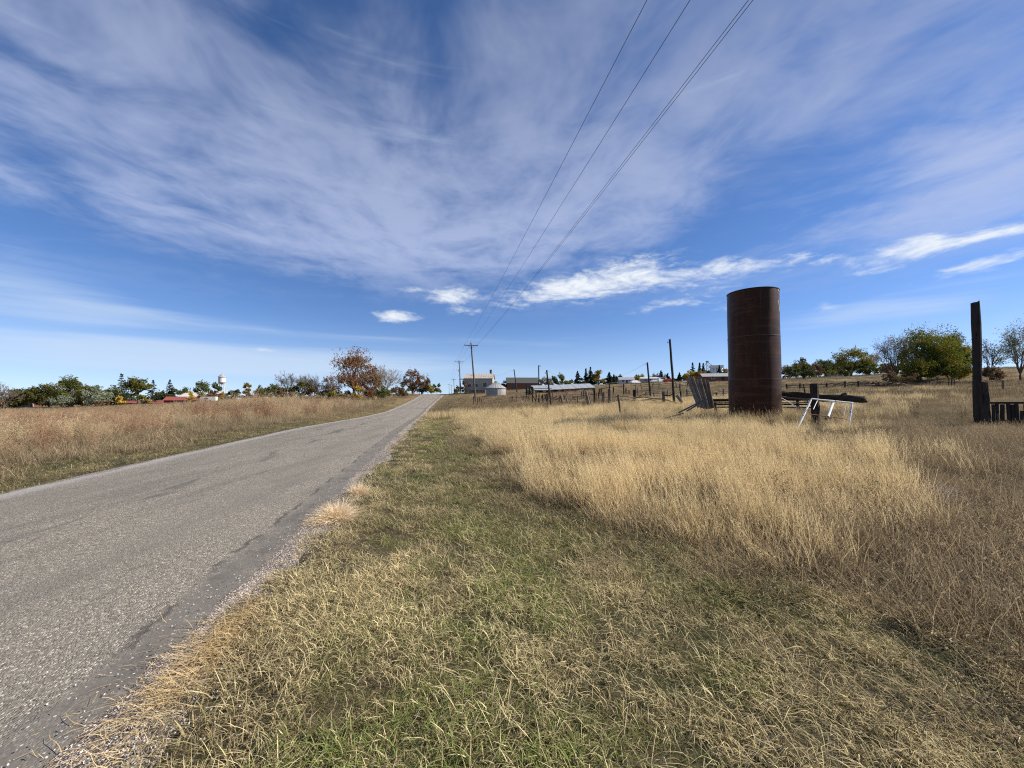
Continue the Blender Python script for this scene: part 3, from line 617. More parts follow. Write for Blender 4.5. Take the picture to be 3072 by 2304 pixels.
M_bark = mat('bark', lambda n: n.mix(n.noise(n.map(objc(n), scale=(6, 6, 1)), 2, 4), (.05, .038, .028), (.15, .12, .095)), .95, .1)
M_palebark = mat('pale_bark', lambda n: n.mix(n.noise(n.map(objc(n), scale=(6, 6, 1)), 2, 4), (.16, .14, .12), (.34, .31, .27)), .95, .1)
def leaf_quads(C, size, r, up=.3):
    """quads at centres C (n,3)"""
    n = len(C); u = r.normal(0, 1, (n, 3)); u /= np.linalg.norm(u, axis=1, keepdims=True); v = np.cross(u, r.normal(0, 1, (n, 3))); v /= np.linalg.norm(v, axis=1, keepdims=True)
    s = size*r.uniform(.55, 1.25, (n, 1)); V = np.stack([C - u*s*.5, C + v*s*.32, C + u*s*.5, C - v*s*.32], 1).reshape(-1, 3)
    return V, np.arange(4*n).reshape(n, 4)
def limb(p0, p1, r0, r1, r, wob=.08, k=4):
    P = [p0 + (p1-p0)*t for t in np.linspace(0, 1, k+1)]; L_ = np.linalg.norm(p1-p0)
    for i in range(1, k): P[i] = P[i] + r.normal(0, wob*L_*.5, 3)
    return [tuple(p) for p in P], [r0 + (r1-r0)*t for t in np.linspace(0, 1, k+1)]
def tree_leafy(h, hw, r, leaf, count, base=.03, clumps=16, open_=.0, squash=1.0, trunk=None):
    """trunk/limb mesh builder and leaf arrays for a rounded broadleaf crown with lumps and gaps"""
    tb = MB(); tr = trunk or .028*h + .04; fork = np.array([r.normal(0, .02*h), r.normal(0, .02*h), h*(base+.08)])
    tb.tube(*limb(np.array([0, 0, -.3]), fork, tr*1.25, tr*.8, r, .03), seg=8)
    cc = []; zc = h*(base + (1-base)*.52); rz = h*(1-base)*.5
    while len(cc) < clumps:
        q = r.normal(0, 1, 3); q /= np.linalg.norm(q); q *= r.uniform(.35, .92)**.6
        wz = 1.0 - .25*max(q[2], 0)
        p = np.array([q[0]*hw*.86*wz, q[1]*hw*.86*wz, zc + q[2]*rz*.86])
        cc.append(p)
    C = []
    for i, p in enumerate(cc):
        tb.tube(*limb(fork*.7 + np.array([0, 0, p[2]*.12]), p, tr*.45, tr*.08, r, .12), seg=5, cap=False)
        cr = min(hw, rz)*r.uniform(.30, .52); n = int(count/clumps*r.uniform(.6, 1.4))
        k = r.normal(0, 1, (n, 3)); k /= np.linalg.norm(k, axis=1, keepdims=True); k *= (r.uniform(.25, 1, (n, 1))**.5)*cr; k[:, 2] *= .75
        C.append(p + k)
        # sprays: thin leafy shoots that break the outline
        for _ in range(3):
            d = p - np.array([0, 0, zc*.8]); d = d/np.linalg.norm(d) + r.normal(0, .4, 3); d /= np.linalg.norm(d); m_ = max(3, int(n*.06)); t = r.uniform(.6, 1.25, (m_, 1))
            C.append(p + d*cr*t + r.normal(0, cr*.12, (m_, 3)))
    C = np.concatenate(C); 
    if open_ > 0: C = C[vnoise(C[:, 0]*3/hw + C[:, 1]*2.1/hw, C[:, 2]*4/h, 1.6, int(r.integers(1000))) > open_]
    C = C[C[:, 2] > h*base*.5]
    return tb, leaf_quads(C, leaf, r)
def tree_bare(h, hw, r, twigw=.03, levels=4, n0=7, base=.12, leaves=0, leaf=.2, up=.55):
    tb = MB(); tr = .022*h + .03; V = []; Q = []; tips = []
    fork = np.array([r.normal(0, .02*h), r.normal(0, .02*h), h*base]); tb.tube(*limb(np.array([0, 0, -.3]), fork, tr*1.2, tr*.9, r, .03), seg=7)
    def seg(a, b, w0, w1):
        d = b-a; s = np.cross(d, r.normal(0, 1, 3)); s /= np.linalg.norm(s)+1e-9; s2 = np.cross(d/np.linalg.norm(d), s)
        for q_ in (s, s2):
            q = len(V); V.extend([a-q_*w0/2, a+q_*w0/2, b+q_*w1/2, b-q_*w1/2]); Q.append((q, q+1, q+2, q+3))
    def grow(p, d, ln, rad, lev):
        e = p + d*ln
        if lev <= 1: tb.tube(*limb(p, e, rad, rad*.55, r, .1, 3), seg=5, cap=False)
        else: seg(p, e, max(rad*2, twigw), max(rad*1.1, twigw*.55))
        if lev >= levels: tips.append(e); return
        for k in range(int(r.integers(3, 5)) if lev else int(r.integers(3, 6))):
            nd = d + r.normal(0, .48, 3); nd[2] += up*.25; nd /= np.linalg.norm(nd)
            t = r.uniform(.45, 1.0); grow(p + (e-p)*t, nd, ln*r.uniform(.5, .78), rad*.5, lev+1)
    for k in range(n0):
        a = 2*math.pi*(k + r.uniform(-.3, .3))/n0; out = r.uniform(.35, 1.0)*hw/h*1.3
        d = np.array([math.cos(a)*out, math.sin(a)*out, up+.25]); d /= np.linalg.norm(d); grow(fork, d, h*.42*r.uniform(.8, 1.1), tr*.5, 0)
    V = np.array(V); Q = np.array(Q)
    mx = np.percentile(np.hypot(V[:, 0], V[:, 1]), 98); mz = V[:, 2].max()
    sc_ = np.array([hw/mx, hw/mx, h/mz]); V = V*sc_; tb.v = [tuple(np.array(v)*sc_) for v in tb.v]
    L = None
    if leaves:
        tp = np.array(tips)*sc_; C = tp[r.integers(0, len(tp), leaves)] + r.normal(0, .035*h, (leaves, 3)); L = leaf_quads(C, leaf, r)
    return tb, (V, Q), L
def tree_conifer(h, hw, r, leaf=.25, layers=15, droop=.35, base=.06, gap=.0, per=11, power=.85):
    tb = MB(); tb.tube([(0, 0, -.3), (0, 0, h*.5), (0, 0, h*.97)], [.02*h+.05, .012*h+.03, .02], seg=7); C = []
    for i in range(layers):
        t = (i + .5)/layers; z = h*(base + (1-base)*t); R_ = hw*(1-t)**power*r.uniform(.85, 1.12) + .03*h*(1-t)
        for k in range(int(per*(1-t*.55))):
            a = r.uniform(0, 6.283); Rk = R_*r.uniform(.7, 1.08); dr = droop*r.uniform(.7, 1.3)
            if t < .75: tb.tube([(0, 0, z), (math.cos(a)*Rk*.85, math.sin(a)*Rk*.85, z - dr*Rk*.7)], [.012*h*(1-t)+.012, .01], seg=4, cap=False)
            m_ = max(5, int(16*(1-t)+5)); s = r.uniform(.12, 1, m_); lift = .12*Rk*s**2
            P = np.stack([np.cos(a)*Rk*s, np.sin(a)*Rk*s, z - dr*Rk*s + lift], -1) + r.normal(0, .028*h*(1-t*.7)*(1-gap*.6), (m_, 3))*np.array([1, 1, .6*(1-gap*.5)])
            C.append(P)
    C = np.concatenate(C + [np.stack([r.normal(0, .012*h, 26), r.normal(0, .012*h, 26), np.linspace(.9, 1.0, 26)*h], -1)])
    return tb, leaf_quads(C, leaf, r)
TREE_N = [0]
def plant(name, kind, px, d, top, hwpx, label, cat='tree', group=None, base_py=None, leaf=None, dens=1.0, trunk_mat=None, **kw):
    """a tree in picture column px at distance d, its top at picture row top"""
    TREE_N[0] += 1; r = np.random.default_rng(900 + TREE_N[0]*17)
    g_ = gp(px, d); h = max(pt(px, top, d).z - g_.z, .8); u = (px-CX)/F_PX; hw = 1.25*hwpx/F_PX*d/math.sqrt(1 + .6*u*u)
    root = empty(name, g_, r.uniform(0, 6.28), label, cat, group)
    shape, lm = kind.split(':'); bark = trunk_mat or M_bark; lf = leaf*1.7 if leaf else max(.14, .0034*d)
    cnt = int(np.clip(3600*hwpx*(h/d*F_PX)/2500, 900, 10000)*dens)
    if shape == 'leafy':
        tb, L = tree_leafy(h, hw, r, lf, cnt, clumps=int(np.clip(cnt/130, 10, 36)), **kw); tb.build('trunk', bark, root, True); link('crown', np_mesh('crown', *L, LM[lm]), root)
    elif shape == 'bush':
        kw.setdefault('base', .02); tb, L = tree_leafy(h, hw, r, lf, cnt, clumps=int(np.clip(cnt/100, 8, 24)), trunk=.03, **kw); tb.build('stem', bark, root, True); link('foliage', np_mesh('foliage', *L, LM[lm]), root)
    elif shape == 'conifer':
        tb, L = tree_conifer(h, hw, r, lf*1.1, **kw); tb.build('trunk', bark, root, True); link('crown', np_mesh('crown', *L, LM[lm]), root)
    elif shape == 'bare':
        lfm = kw.pop('leafmat', None); tb, T, L = tree_bare(h, hw, r, max(.012, .00042*d), **kw); tb.build('trunk', bark, root, True); link('twigs', np_mesh('twigs', *T, LM[lm]), root)
        if L: link('crown', np_mesh('crown', *L, LM[lfm or 'brown']), root)
    return root
G_L = 'trees beyond the left field'; G_T = 'town trees behind the corral'; G_C = 'distant town conifers'; G_R = 'trees on the right hillside'
# left of the road
plant('tree', 'bare:twig', 12, 108, 1146, 48, 'grey brown half bare tree at the far end of the left tree line', group=G_L, leaves=900, leaf=.24, leafmat='brown')
plant('tree', 'leafy:olive', 95, 116, 1164, 66, 'low olive tree with orange tinged top above the white debris', group=G_L, base=.3)
plant('tree', 'leafy:olive', 215, 122, 1137, 80, 'widest dark olive tree of the left tree line', group=G_L, dens=1.2)
plant('tree', 'leafy:dark', 150, 128, 1172, 50, 'dark shaded tree filling the gap beside the widest olive tree', group=G_L)
plant('shrub', 'bush:silver', 186, 113, 1186, 36, 'silver green shrub at the foot of the widest olive tree', 'shrub', G_L)
plant('tree', 'leafy:silver', 292, 116, 1162, 40, 'silver leaved tree standing against the wide olive tree', group=G_L, base=.05)
plant('shrub', 'bush:brown', 305, 112, 1198, 26, 'brown dry shrub under the silver leaved tree', 'shrub', G_L)
plant('tree', 'leafy:olive', 335, 132, 1162, 34, 'small olive tree between silver tree and tall spruce', group=G_L)
plant('spruce_tree', 'conifer:spruce', 364, 136, 1121, 33, 'tallest spruce of the left tree line, over the red roofed shed', 'spruce', G_L, gap=.6, layers=17)
plant('tree', 'leafy:olive', 417, 130, 1131, 36, 'round headed tree with a clear bare trunk between two spruces', group=G_L, base=.42)
plant('spruce_tree', 'conifer:spruce', 459, 140, 1140, 31, 'spruce with long drooping open branches', 'spruce', G_L, gap=.8, layers=13, droop=.5)
plant('tree', 'leafy:dark', 486, 148, 1168, 30, 'dark low tree joining the drooping spruce and the next spruce', group=G_L)
plant('spruce_tree', 'conifer:spruce', 509, 150, 1139, 27, 'narrow topped spruce rising from dark brown trees', 'spruce', G_L, gap=.5)
plant('tree', 'leafy:dark', 540, 150, 1163, 38, 'dark brown green tree right behind the red barn', group=G_L)
plant('young_tree', 'leafy:yellow', 363, 112, 1186, 13, 'small yellow tree before the tallest spruce', 'tree', G_L, base=.05)
plant('young_tree', 'leafy:goldgreen', 432, 113, 1186, 18, 'small yellow green tree before the red shed roof', 'tree', G_L, base=.1)
plant('young_tree', 'leafy:yellow', 572, 108, 1176, 11, 'small orange yellow tree before the white roofed red barn', 'tree', G_L, base=.05)
plant('pine_tree', 'leafy:dark', 606, 165, 1147, 23, 'dark broad pine left of the water tower', 'pine', G_L, base=.1)
plant('pine_tree', 'leafy:dark', 642, 168, 1144, 18, 'dark upright pine touching the water tower', 'pine', G_L, base=.1)
plant('pine_tree', 'conifer:spruce', 585, 170, 1168, 9, 'small dark conifer left of the broad pine', 'pine', G_L)
plant('shrub', 'bush:goldgreen', 613, 130, 1168, 14, 'yellow green shrub before the dark pines', 'shrub', G_L)
plant('shrub', 'bush:rust', 641, 128, 1170, 16, 'rusty brown shrub below the water tower', 'shrub', G_L)
plant('young_tree', 'leafy:gold', 664, 132, 1171, 9, 'tiny golden tree at the foot of the water tower', 'tree', G_L)
plant('young_tree', 'leafy:dark', 706, 150, 1165, 14, 'small dark bush right of the water tower', 'tree', G_L)
plant('poplar_tree', 'leafy:gold', 740, 150, 1142, 12, 'slim yellow poplar standing alone', 'poplar', G_L, base=.05)
plant('pine_tree', 'leafy:dark', 785, 150, 1157, 20, 'dark low pine between poplar and bare tree', 'pine', G_L)
plant('tree', 'leafy:olive', 836, 112, 1150, 28, 'olive tree left of the tall bare fan shaped tree', group=G_L)
plant('tree', 'bare:twig', 873, 118, 1109, 42, 'tall bare fan shaped grey tree', group=G_L, n0=9)
plant('shrub', 'bush:brown', 864, 108, 1160, 34, 'dark brown bush below the bare fan shaped tree', 'shrub', G_L)
plant('tree', 'leafy:olive', 912, 110, 1141, 30, 'yellow green tree right of the bare fan shaped tree', group=G_L)
plant('tree', 'bare:twig', 928, 125, 1118, 30, 'faint bare tree behind the yellow green tree', group=G_L)
plant('tree', 'bare:twig', 962, 98, 1140, 30, 'grey leafless thicket left of the rust brown trees', group=G_L, leaves=250, leaf=.2)
plant('tree', 'leafy:rust', 1000, 96, 1118, 32, 'smaller rust brown tree left of the tall one', group=G_L, dens=.6, open_=.42, base=.1)
plant('tree', 'leafy:rust', 1066, 88, 1049, 58, 'tallest rust brown tree with sky showing through its crown', group=G_L, open_=.44, base=.10, dens=.85, leaf=.2)
plant('tree', 'leafy:brown', 1112, 90, 1122, 36, 'brown leaved tree leaning on the tall rust brown tree', group=G_L, open_=.3)
plant('shrub', 'bush:goldgreen', 1012, 84, 1166, 22, 'yellow olive bush left under the tall rust brown tree', 'shrub', G_L)
plant('shrub', 'bush:gold', 1077, 84, 1160, 16, 'golden bush at the trunk of the tall rust brown tree', 'shrub', G_L)
plant('shrub', 'bush:brown', 1042, 84, 1172, 20, 'low brown bush between the golden bush and yellow olive bush', 'shrub', G_L)
plant('shrub', 'bush:olive', 1145, 84, 1160, 26, 'dark olive bush under the pale bare tree', 'shrub', G_L)
plant('tree', 'bare:paletwig', 1156, 92, 1098, 42, 'pale silvery bare tree right of the tall rust brown tree', group=G_L, trunk_mat=M_palebark, n0=8)
plant('tree', 'bare:paletwig', 1128, 104, 1088, 24, 'thin pale bare tree top behind the brown leaved tree', group=G_L, trunk_mat=M_palebark)
plant('shrub', 'bush:silver', 1172, 90, 1168, 22, 'grey green bush at the foot of the pale bare tree', 'shrub', G_L)
plant('tree', 'leafy:rust', 1238, 110, 1109, 33, 'compact rust brown tree near the road crest', group=G_L, base=.08, open_=.25)
plant('tree', 'leafy:brown', 1265, 112, 1130, 22, 'brown tree joined to the compact rust tree near the crest', group=G_L, open_=.25)
plant('shrub', 'bush:goldgreen', 1283, 112, 1152, 20, 'yellow green bush by the road crest', 'shrub', G_L)
plant('shrub', 'bush:olive', 1310, 116, 1148, 23, 'round dark green bush at the left edge of the road crest', 'shrub', G_L)
# around the farmhouse and behind the corral
plant('shrub', 'bush:brown', 1392, 104, 1141, 9, 'brown vine covered bush at the farmhouse corner', 'shrub')
plant('shrub', 'bush:olive', 1374, 190, 1159, 11, 'small green bush far up the road behind the poles', 'shrub')
plant('tree', 'leafy:dark', 1512, 150, 1143, 13, 'dark tree between farmhouse and brown barn', group=G_T)
plant('spruce_tree', 'conifer:spruce', 1528, 175, 1141, 9, 'small spruce poking up behind the brown barn', 'spruce', G_T)
plant('spruce_tree', 'conifer:spruce', 1535, 178, 1137, 7, 'pointed spruce tip behind the ridge of the brown barn', 'spruce', G_T)
plant('shrub', 'bush:silver', 1590, 70, 1166, 10, 'pale grey weed bush by the corral gate', 'shrub')
plant('tree', 'leafy:olive', 1620, 165, 1132, 12, 'small olive tree by the lamp pole behind the long shed', group=G_T)
plant('tree', 'bare:paletwig', 1640, 160, 1128, 20, 'pale bare tree behind the long metal roofed shed', group=G_T, leaves=300, leaf=.3, leafmat='olive')
plant('tree', 'leafy:olive', 1684, 168, 1121, 29, 'round olive tree behind the long metal roofed shed', group=G_T)
plant('tree', 'leafy:goldgreen', 1712, 175, 1140, 20, 'low yellowing tree right of the round olive tree', group=G_T)
plant('spruce_tree', 'conifer:spruce', 1733, 200, 1113, 14, 'broad spruce first in the row behind the long shed', 'spruce', G_C)
plant('spruce_tree', 'conifer:spruce', 1758, 205, 1106, 9, 'slim spruce second in the row behind the long shed', 'spruce', G_C)
plant('spruce_tree', 'conifer:spruce', 1772, 205, 1101, 13, 'tallest spruce in the row behind the long shed', 'spruce', G_C)
plant('tree', 'leafy:gold', 1797, 200, 1113, 21, 'golden tree between the spruces', group=G_T, base=.1)
plant('spruce_tree', 'conifer:spruce', 1828, 200, 1117, 12, 'dark spruce right of the golden tree', 'spruce', G_C, power=.6)
plant('spruce_tree', 'conifer:spruce', 1842, 202, 1124, 9, 'lower dark spruce beside its taller twin', 'spruce', G_C, power=.6)
plant('tree', 'leafy:olive', 1858, 205, 1127, 13, 'small green tree ending the spruce row', group=G_T)
plant('tree', 'leafy:dark', 1882, 230, 1138, 11, 'dark far tree over the grey roofed house', group=G_T)
plant('tree', 'leafy:goldgreen', 1925, 210, 1124, 20, 'yellow green tree left of the thin leaning pole', group=G_T)
plant('poplar_tree', 'leafy:gold', 1909, 214, 1121, 7, 'pale yellow poplar beside the yellow green tree', 'poplar', G_T)
plant('tree', 'bare:twig', 1965, 215, 1116, 18, 'grey bare tree behind the parked vehicles', group=G_T, leaves=200, leaf=.4)
plant('spruce_tree', 'conifer:spruce', 1984, 214, 1112, 8, 'narrow columnar spruce between two grey bare trees', 'spruce', G_C, power=.5)
plant('tree', 'bare:twig', 1996, 220, 1120, 10, 'small grey bare tree right of the columnar spruce', group=G_T, leaves=150, leaf=.4)
plant('spruce_tree', 'conifer:spruce', 2004, 214, 1120, 8, 'short spruce just left of the tallest leaning pole', 'spruce', G_C, power=.6)
plant('spruce_tree', 'conifer:spruce', 2039, 200, 1118, 8, 'lone spruce right of the tallest leaning pole', 'spruce', G_C, power=.7)
plant('tree', 'leafy:olive', 2053, 215, 1125, 6, 'slight green tree right of the lone spruce', group=G_T)
plant('spruce_tree', 'conifer:spruce', 2079, 230, 1088, 11, 'big spruce above the golden hedge', 'spruce', G_C)
plant('spruce_tree', 'conifer:spruce', 2100, 232, 1088, 8, 'middle spruce of three above the golden hedge', 'spruce', G_C)
plant('spruce_tree', 'conifer:spruce', 2111, 230, 1090, 8, 'spruce beside the grain elevator leg', 'spruce', G_C)
for k_, (q_, w_) in enumerate(((2068, 12), (2088, 14), (2108, 14))):
    plant('golden_shrub', 'bush:gold', q_, 160, 1112 + (k_ % 2)*2, w_, 'golden leaved shrub of the hedge behind the leaning board panel', 'shrub', 'golden hedge shrubs')
plant('spruce_tree', 'conifer:spruce', 2159, 220, 1096, 9, 'dark spruce before the grain elevator', 'spruce', G_C)
plant('tree', 'leafy:dark', 2128, 180, 1118, 18, 'dark tree at the foot of the grain elevator', group=G_T)
plant('tree', 'leafy:dark', 2172, 185, 1116, 22, 'dark tree half hidden by the rusty tank', group=G_T)
plant('tree', 'leafy:gold', 2173, 230, 1105, 11, 'orange tree top left of the rusty tank', group=G_T)
# right hillside
plant('tree', 'bare:paletwig', 2356, 135, 1092, 14, 'pale bare sapling right beside the rusty tank', group=G_R)
plant('shrub', 'bush:olive', 2385, 125, 1090, 22, 'olive bush behind the black cow', 'shrub', G_R)
plant('tree', 'leafy:olive', 2412, 130, 1071, 24, 'olive tree rising over the bushes by the black cow', group=G_R, base=.05)
plant('shrub', 'bush:brown', 2448, 120, 1094, 30, 'mixed brown bush in the middle of the hillside thicket', 'shrub', G_R)
plant('shrub', 'bush:dark', 2425, 118, 1106, 24, 'low dark bush in front of the hillside thicket', 'shrub', G_R)
plant('shrub', 'bush:goldgreen', 2490, 116, 1108, 17, 'yellow green bush left of the white roofed farmhouse', 'shrub', G_R)
plant('tree', 'leafy:dark', 2482, 150, 1075, 34, 'dark tree on the skyline left of the yellowing tree', group=G_R)
plant('tree', 'leafy:goldgreen', 2556, 138, 1046, 52, 'broad yellowing tree on the hillside skyline', group=G_R, base=.1)
plant('tree', 'bare:paletwig', 2625, 140, 1048, 22, 'pale bare tree right of the broad yellowing tree', group=G_R, trunk_mat=M_palebark)
plant('shrub', 'bush:olive', 2615, 120, 1098, 30, 'olive bush under the pale bare hillside tree', 'shrub', G_R)
plant('shrub', 'bush:goldgreen', 2650, 115, 1100, 22, 'faded green bush left of the largest hillside tree', 'shrub', G_R)
plant('tree', 'leafy:green', 2768, 68, 988, 104, 'largest dark green tree of the hillside', group=G_R, base=.0, dens=2.3, leaf=.13)
plant('tree', 'bare:twig', 2688, 70, 996, 62, 'leafless brown tree merging with the largest green tree', group=G_R, n0=11, up=.4, leaves=900, leaf=.14)
plant('tree', 'leafy:green', 2862, 70, 1000, 52, 'yellow green tree right of the largest hillside tree', group=G_R, base=.0, dens=1.8, leaf=.13)
plant('shrub', 'bush:goldgreen', 2880, 62, 1088, 38, 'low yellow bush beside the tall black post', 'shrub', G_R)
plant('shrub', 'bush:brown', 2705, 62, 1110, 48, 'brown thicket at the foot of the leafless brown tree', 'shrub', G_R)
plant('tree', 'bare:darktwig', 2970, 60, 1005, 46, 'dark crooked tree with sparse leaves right of the tall black post', group=G_R, n0=5, leaves=700, leaf=.15, leafmat='olive')
plant('tree', 'bare:darktwig', 3062, 56, 952, 68, 'grey green feathery tree on the right hill', group=G_R, n0=8, leaves=2600, leaf=.16, leafmat='silver', up=.45)
plant('shrub', 'bush:brown', 2975, 58, 1098, 30, 'brown bush under the dark crooked tree', 'shrub', G_R)

CN_ = {'olive': 'olive', 'dark': 'dark green', 'brown': 'brown', 'goldgreen': 'yellow green'}
# low unremarkable trees that close the gaps of the tree lines
for i, (px, d, top, hw_, kd) in enumerate(((40, 125, 1185, 40, 'olive'), (130, 132, 1180, 45, 'dark'), (255, 130, 1165, 45, 'olive'), (395, 150, 1175, 34, 'dark'), (470, 155, 1180, 30, 'dark'), (735, 140, 1172, 34, 'brown'), (690, 150, 1176, 22, 'dark'), (775, 140, 1170, 28, 'olive'), (815, 125, 1164, 26, 'olive'), (885, 115, 1160, 30, 'dark'), (945, 108, 1160, 24, 'brown'))):
    plant('low_tree', 'leafy:' + kd, px, d, top, hw_, 'low %s tree in the gaps of the left tree line' % CN_[kd], 'tree', 'low filler trees of the left tree line')
for i, (px, d, top, hw_, kd) in enumerate(((1655, 170, 1136, 18, 'olive'), (1748, 198, 1134, 16, 'dark'), (1785, 205, 1130, 14, 'dark'), (1815, 205, 1134, 14, 'olive'), (1862, 215, 1136, 14, 'goldgreen'), (1900, 220, 1138, 12, 'brown'), (1948, 222, 1132, 14, 'dark'), (1978, 222, 1130, 16, 'dark'), (2015, 215, 1133, 14, 'dark'), (2030, 220, 1132, 12, 'brown'), (2058, 215, 1130, 12, 'dark'), (2140, 190, 1122, 18, 'dark'), (2120, 200, 1112, 14, 'dark'))):
    plant('low_tree', 'leafy:' + kd, px, d, top, hw_, 'low %s tree in the gaps of the town tree line' % CN_[kd], 'tree', 'low filler trees of the town')
for i, (px, d, top, hw_, kd) in enumerate(((2370, 130, 1100, 20, 'dark'), (2430, 128, 1088, 26, 'olive'), (2465, 130, 1084, 26, 'dark'), (2505, 150, 1082, 24, 'dark'), (2540, 120, 1092, 26, 'olive'), (2590, 125, 1088, 26, 'olive'), (2635, 125, 1085, 24, 'goldgreen'), (2665, 100, 1088, 24, 'brown'))):
    plant('low_bush', 'bush:' + kd, px, d, top, hw_, 'low %s bush in the gaps of the hillside thicket' % CN_[kd], 'shrub', 'low filler bushes of the hillside')

for (px, d, top, hw_, kd, lab) in ((2745, 64, 1080, 48, 'goldgreen', 'faded yellow bush at the left foot of the largest hillside tree'), (2815, 63, 1078, 46, 'green', 'dark green bush hiding the trunk of the largest hillside tree'),
      (1195, 94, 1160, 26, 'brown', 'brown brush between the pale bare tree and the road crest'), (1215, 100, 1150, 20, 'olive', 'olive brush left of the compact rust brown tree'), (985, 90, 1160, 26, 'brown', 'brown brush left of the tall rust brown tree'), (1100, 86, 1158, 24, 'rust', 'rusty brush right under the tall rust brown tree')):
    plant('shrub', 'bush:' + kd, px, d, top, hw_, lab, 'shrub')
# ---------------------------------------------------------------- wood, metal and other materials
def wood(name, a, b, dark, sc_=1.0):
    def fn(n):
        p = n.map(objc(n), scale=(7*sc_, 7*sc_, .9*sc_)); g1 = n.noise(p, 2.2, 5, .62, .6); g2 = n.noise(objc(n), 1.7, 3)
        c = n.mix(g1, a, b); c = n.mix(n.ss(g1, .52, .7), c, dark); c = n.mix(n.mul(n.ss(g2, .45, .7), .5), c, dark)
        k = n.add(.75, n.mul(orand(n), .5)); c = n.mix(1.0, c, n.vec(k, k, k), 'MULTIPLY')
        return [c, n.bump(g1, .7, .02)]
    return mat(name, fn, .95, .08)
M_wood = wood('weathered_wood', (.10, .078, .06), (.24, .20, .165), (.05, .038, .03))
M_grey = wood('grey_wood', (.13, .106, .083), (.27, .225, .18), (.06, .047, .037))
M_dark = wood('black_wood', (.022, .018, .015), (.062, .05, .042), (.010, .008, .007))
M_white = mat('white_pipe', lambda n: n.mix(n.ss(n.noise(objc(n), 9, 4), .55, .68), (.74, .73, .70), (.30, .17, .10)), .5, .4)
M_rustpipe = mat('rusty_pipe', lambda n: n.mix(n.noise(objc(n), 8, 4), (.10, .05, .03), (.22, .11, .06)), .8, .2)
def rust(n):
    p = objc(n); x, y, z = n.sep(p); an = n.m('ARCTAN2', y, x)
    st = n.noise(n.vec(n.mul(an, 9), n.mul(z, .5), 0), 1, 5, .6, .3); sp = n.noise(p, 1.3, 6, .65); fi = n.noise(p, 22, 3, .6); band = n.noise(n.vec(n.mul(an, .5), n.mul(z, 5), 3), 1, 3)
    c = n.mix(sp, (.014, .005, .003), (.038, .016, .009)); c = n.mix(n.ss(st, .5, .68), c, (.038, .022, .016)); c = n.mix(n.mul(n.ss(n.noise(p, .9, 5, .7), .52, .66), .8), c, (.062, .025, .012))
    c = n.mix(n.mul(n.ss(fi, .45, .7), .35), c, (.075, .044, .03)); c = n.mix(n.mul(n.ss(band, .52, .66), .5), c, (.066, .038, .026))
    # old paint: a patch by the rim and a scribble below it, on the sunny side
    aa = n.sub(an, R(-48)); pa = n.mul(n.ss(n.m('ABSOLUTE', n.sub(aa, 0)), .09, .05), n.ss(n.m('ABSOLUTE', n.sub(z, 6.78)), .12, .06))
    wv = n.m('ABSOLUTE', n.sub(aa, n.mul(n.m('SINE', n.mul(z, 11)), .05))); pb = n.mul(n.ss(wv, .05, .03), n.ss(n.m('ABSOLUTE', n.sub(z, 5.95)), .34, .28))
    pm = n.mul(n.m('MAXIMUM', pa, pb), n.ss(n.noise(p, 9, 3), .40, .5))
    c = n.mix(n.mul(pm, .85), c, (.42, .34, .13))
    return [c, n.bump(n.add(n.mul(sp, .8), n.mul(fi, .4)), .3, .01), n.lin(sp, 0, 1, .34, .5)]
M_rust = mat('rusty_steel', rust, .5, .22); M_rust.node_tree.nodes['Principled BSDF'].inputs['Specular Tint'].default_value = (1, .55, .36, 1)
M_seam = mat('weld_seam', lambda n: n.mix(n.noise(objc(n), 6, 3), (.035, .02, .014), (.09, .06, .046)), .6, .4)
def galv(name, a, b, rustf=.35):
    def fn(n):
        p = objc(n); s = n.noise(n.map(p, scale=(1.2, 1.2, 1.2)), 1.4, 5, .6); f = n.noise(p, .7, 3)
        c = n.mix(s, a, b); c = n.mix(n.mul(n.ss(f, .52, .7), rustf), c, (.24, .15, .10)); return c
    return mat(name, fn, .7, .25, .0)
M_galv = galv('galvanised_steel', (.22, .22, .215), (.38, .375, .365))
M_tin = galv('tin_roof', (.18, .20, .23), (.30, .325, .36), .2)
M_oldtin = galv('old_tin_roof', (.30, .27, .24), (.46, .42, .38), .7)

# ---------------------------------------------------------------- the rusty tank
TK = gp(2263, 20.0); TR, TH, TB = 1.175, 7.0 - TK.z, -.25
tank = empty('steel_tank', TK, 0, 'tall dark rusty open topped cylindrical steel tank standing in dry grass', 'tank')
def ring(z0, z1, r, seg=72, thick=.012, rows=1):
    b = MB(); prof = ((z0, r), (z1, r), (z1, r-thick), (z0, r-thick))
    for i in range(4):
        n0 = len(b.v); R_ = rows if i in (0, 2) else 1
        for j in range(R_+1):
            t = j/R_; zz_, rr = (prof[i][q]*(1-t) + prof[(i+1) % 4][q]*t for q in (0, 1))
            for k in range(seg): a = 2*math.pi*k/seg; b.v.append((rr*math.cos(a), rr*math.sin(a), zz_))
        for j in range(R_):
            for k in range(seg): b.f.append((n0+j*seg+k, n0+j*seg+(k+1) % seg, n0+(j+1)*seg+(k+1) % seg, n0+(j+1)*seg+k))
    return b
zs = [TB, TH*.335, TH*.655, TH]
for i in range(3):
    m_ = ring(zs[i], zs[i+1]-.004, TR - .004*i, 96, .012, 7)
    for q, v in enumerate(m_.v):           # slight dents and flat spots
        a_ = math.atan2(v[1], v[0]); k_ = 1 + .0035*math.sin(a_*5 + v[2]*1.3) + .003*math.sin(a_*9 - v[2]*2.1 + i); m_.v[q] = (v[0]*k_, v[1]*k_, v[2])
    m_.build('shell_ring', M_rust, tank, True)
for i in (1, 2): ring(zs[i]-.016, zs[i]+.012, TR + .004).build('weld_seam', M_seam, tank, True)
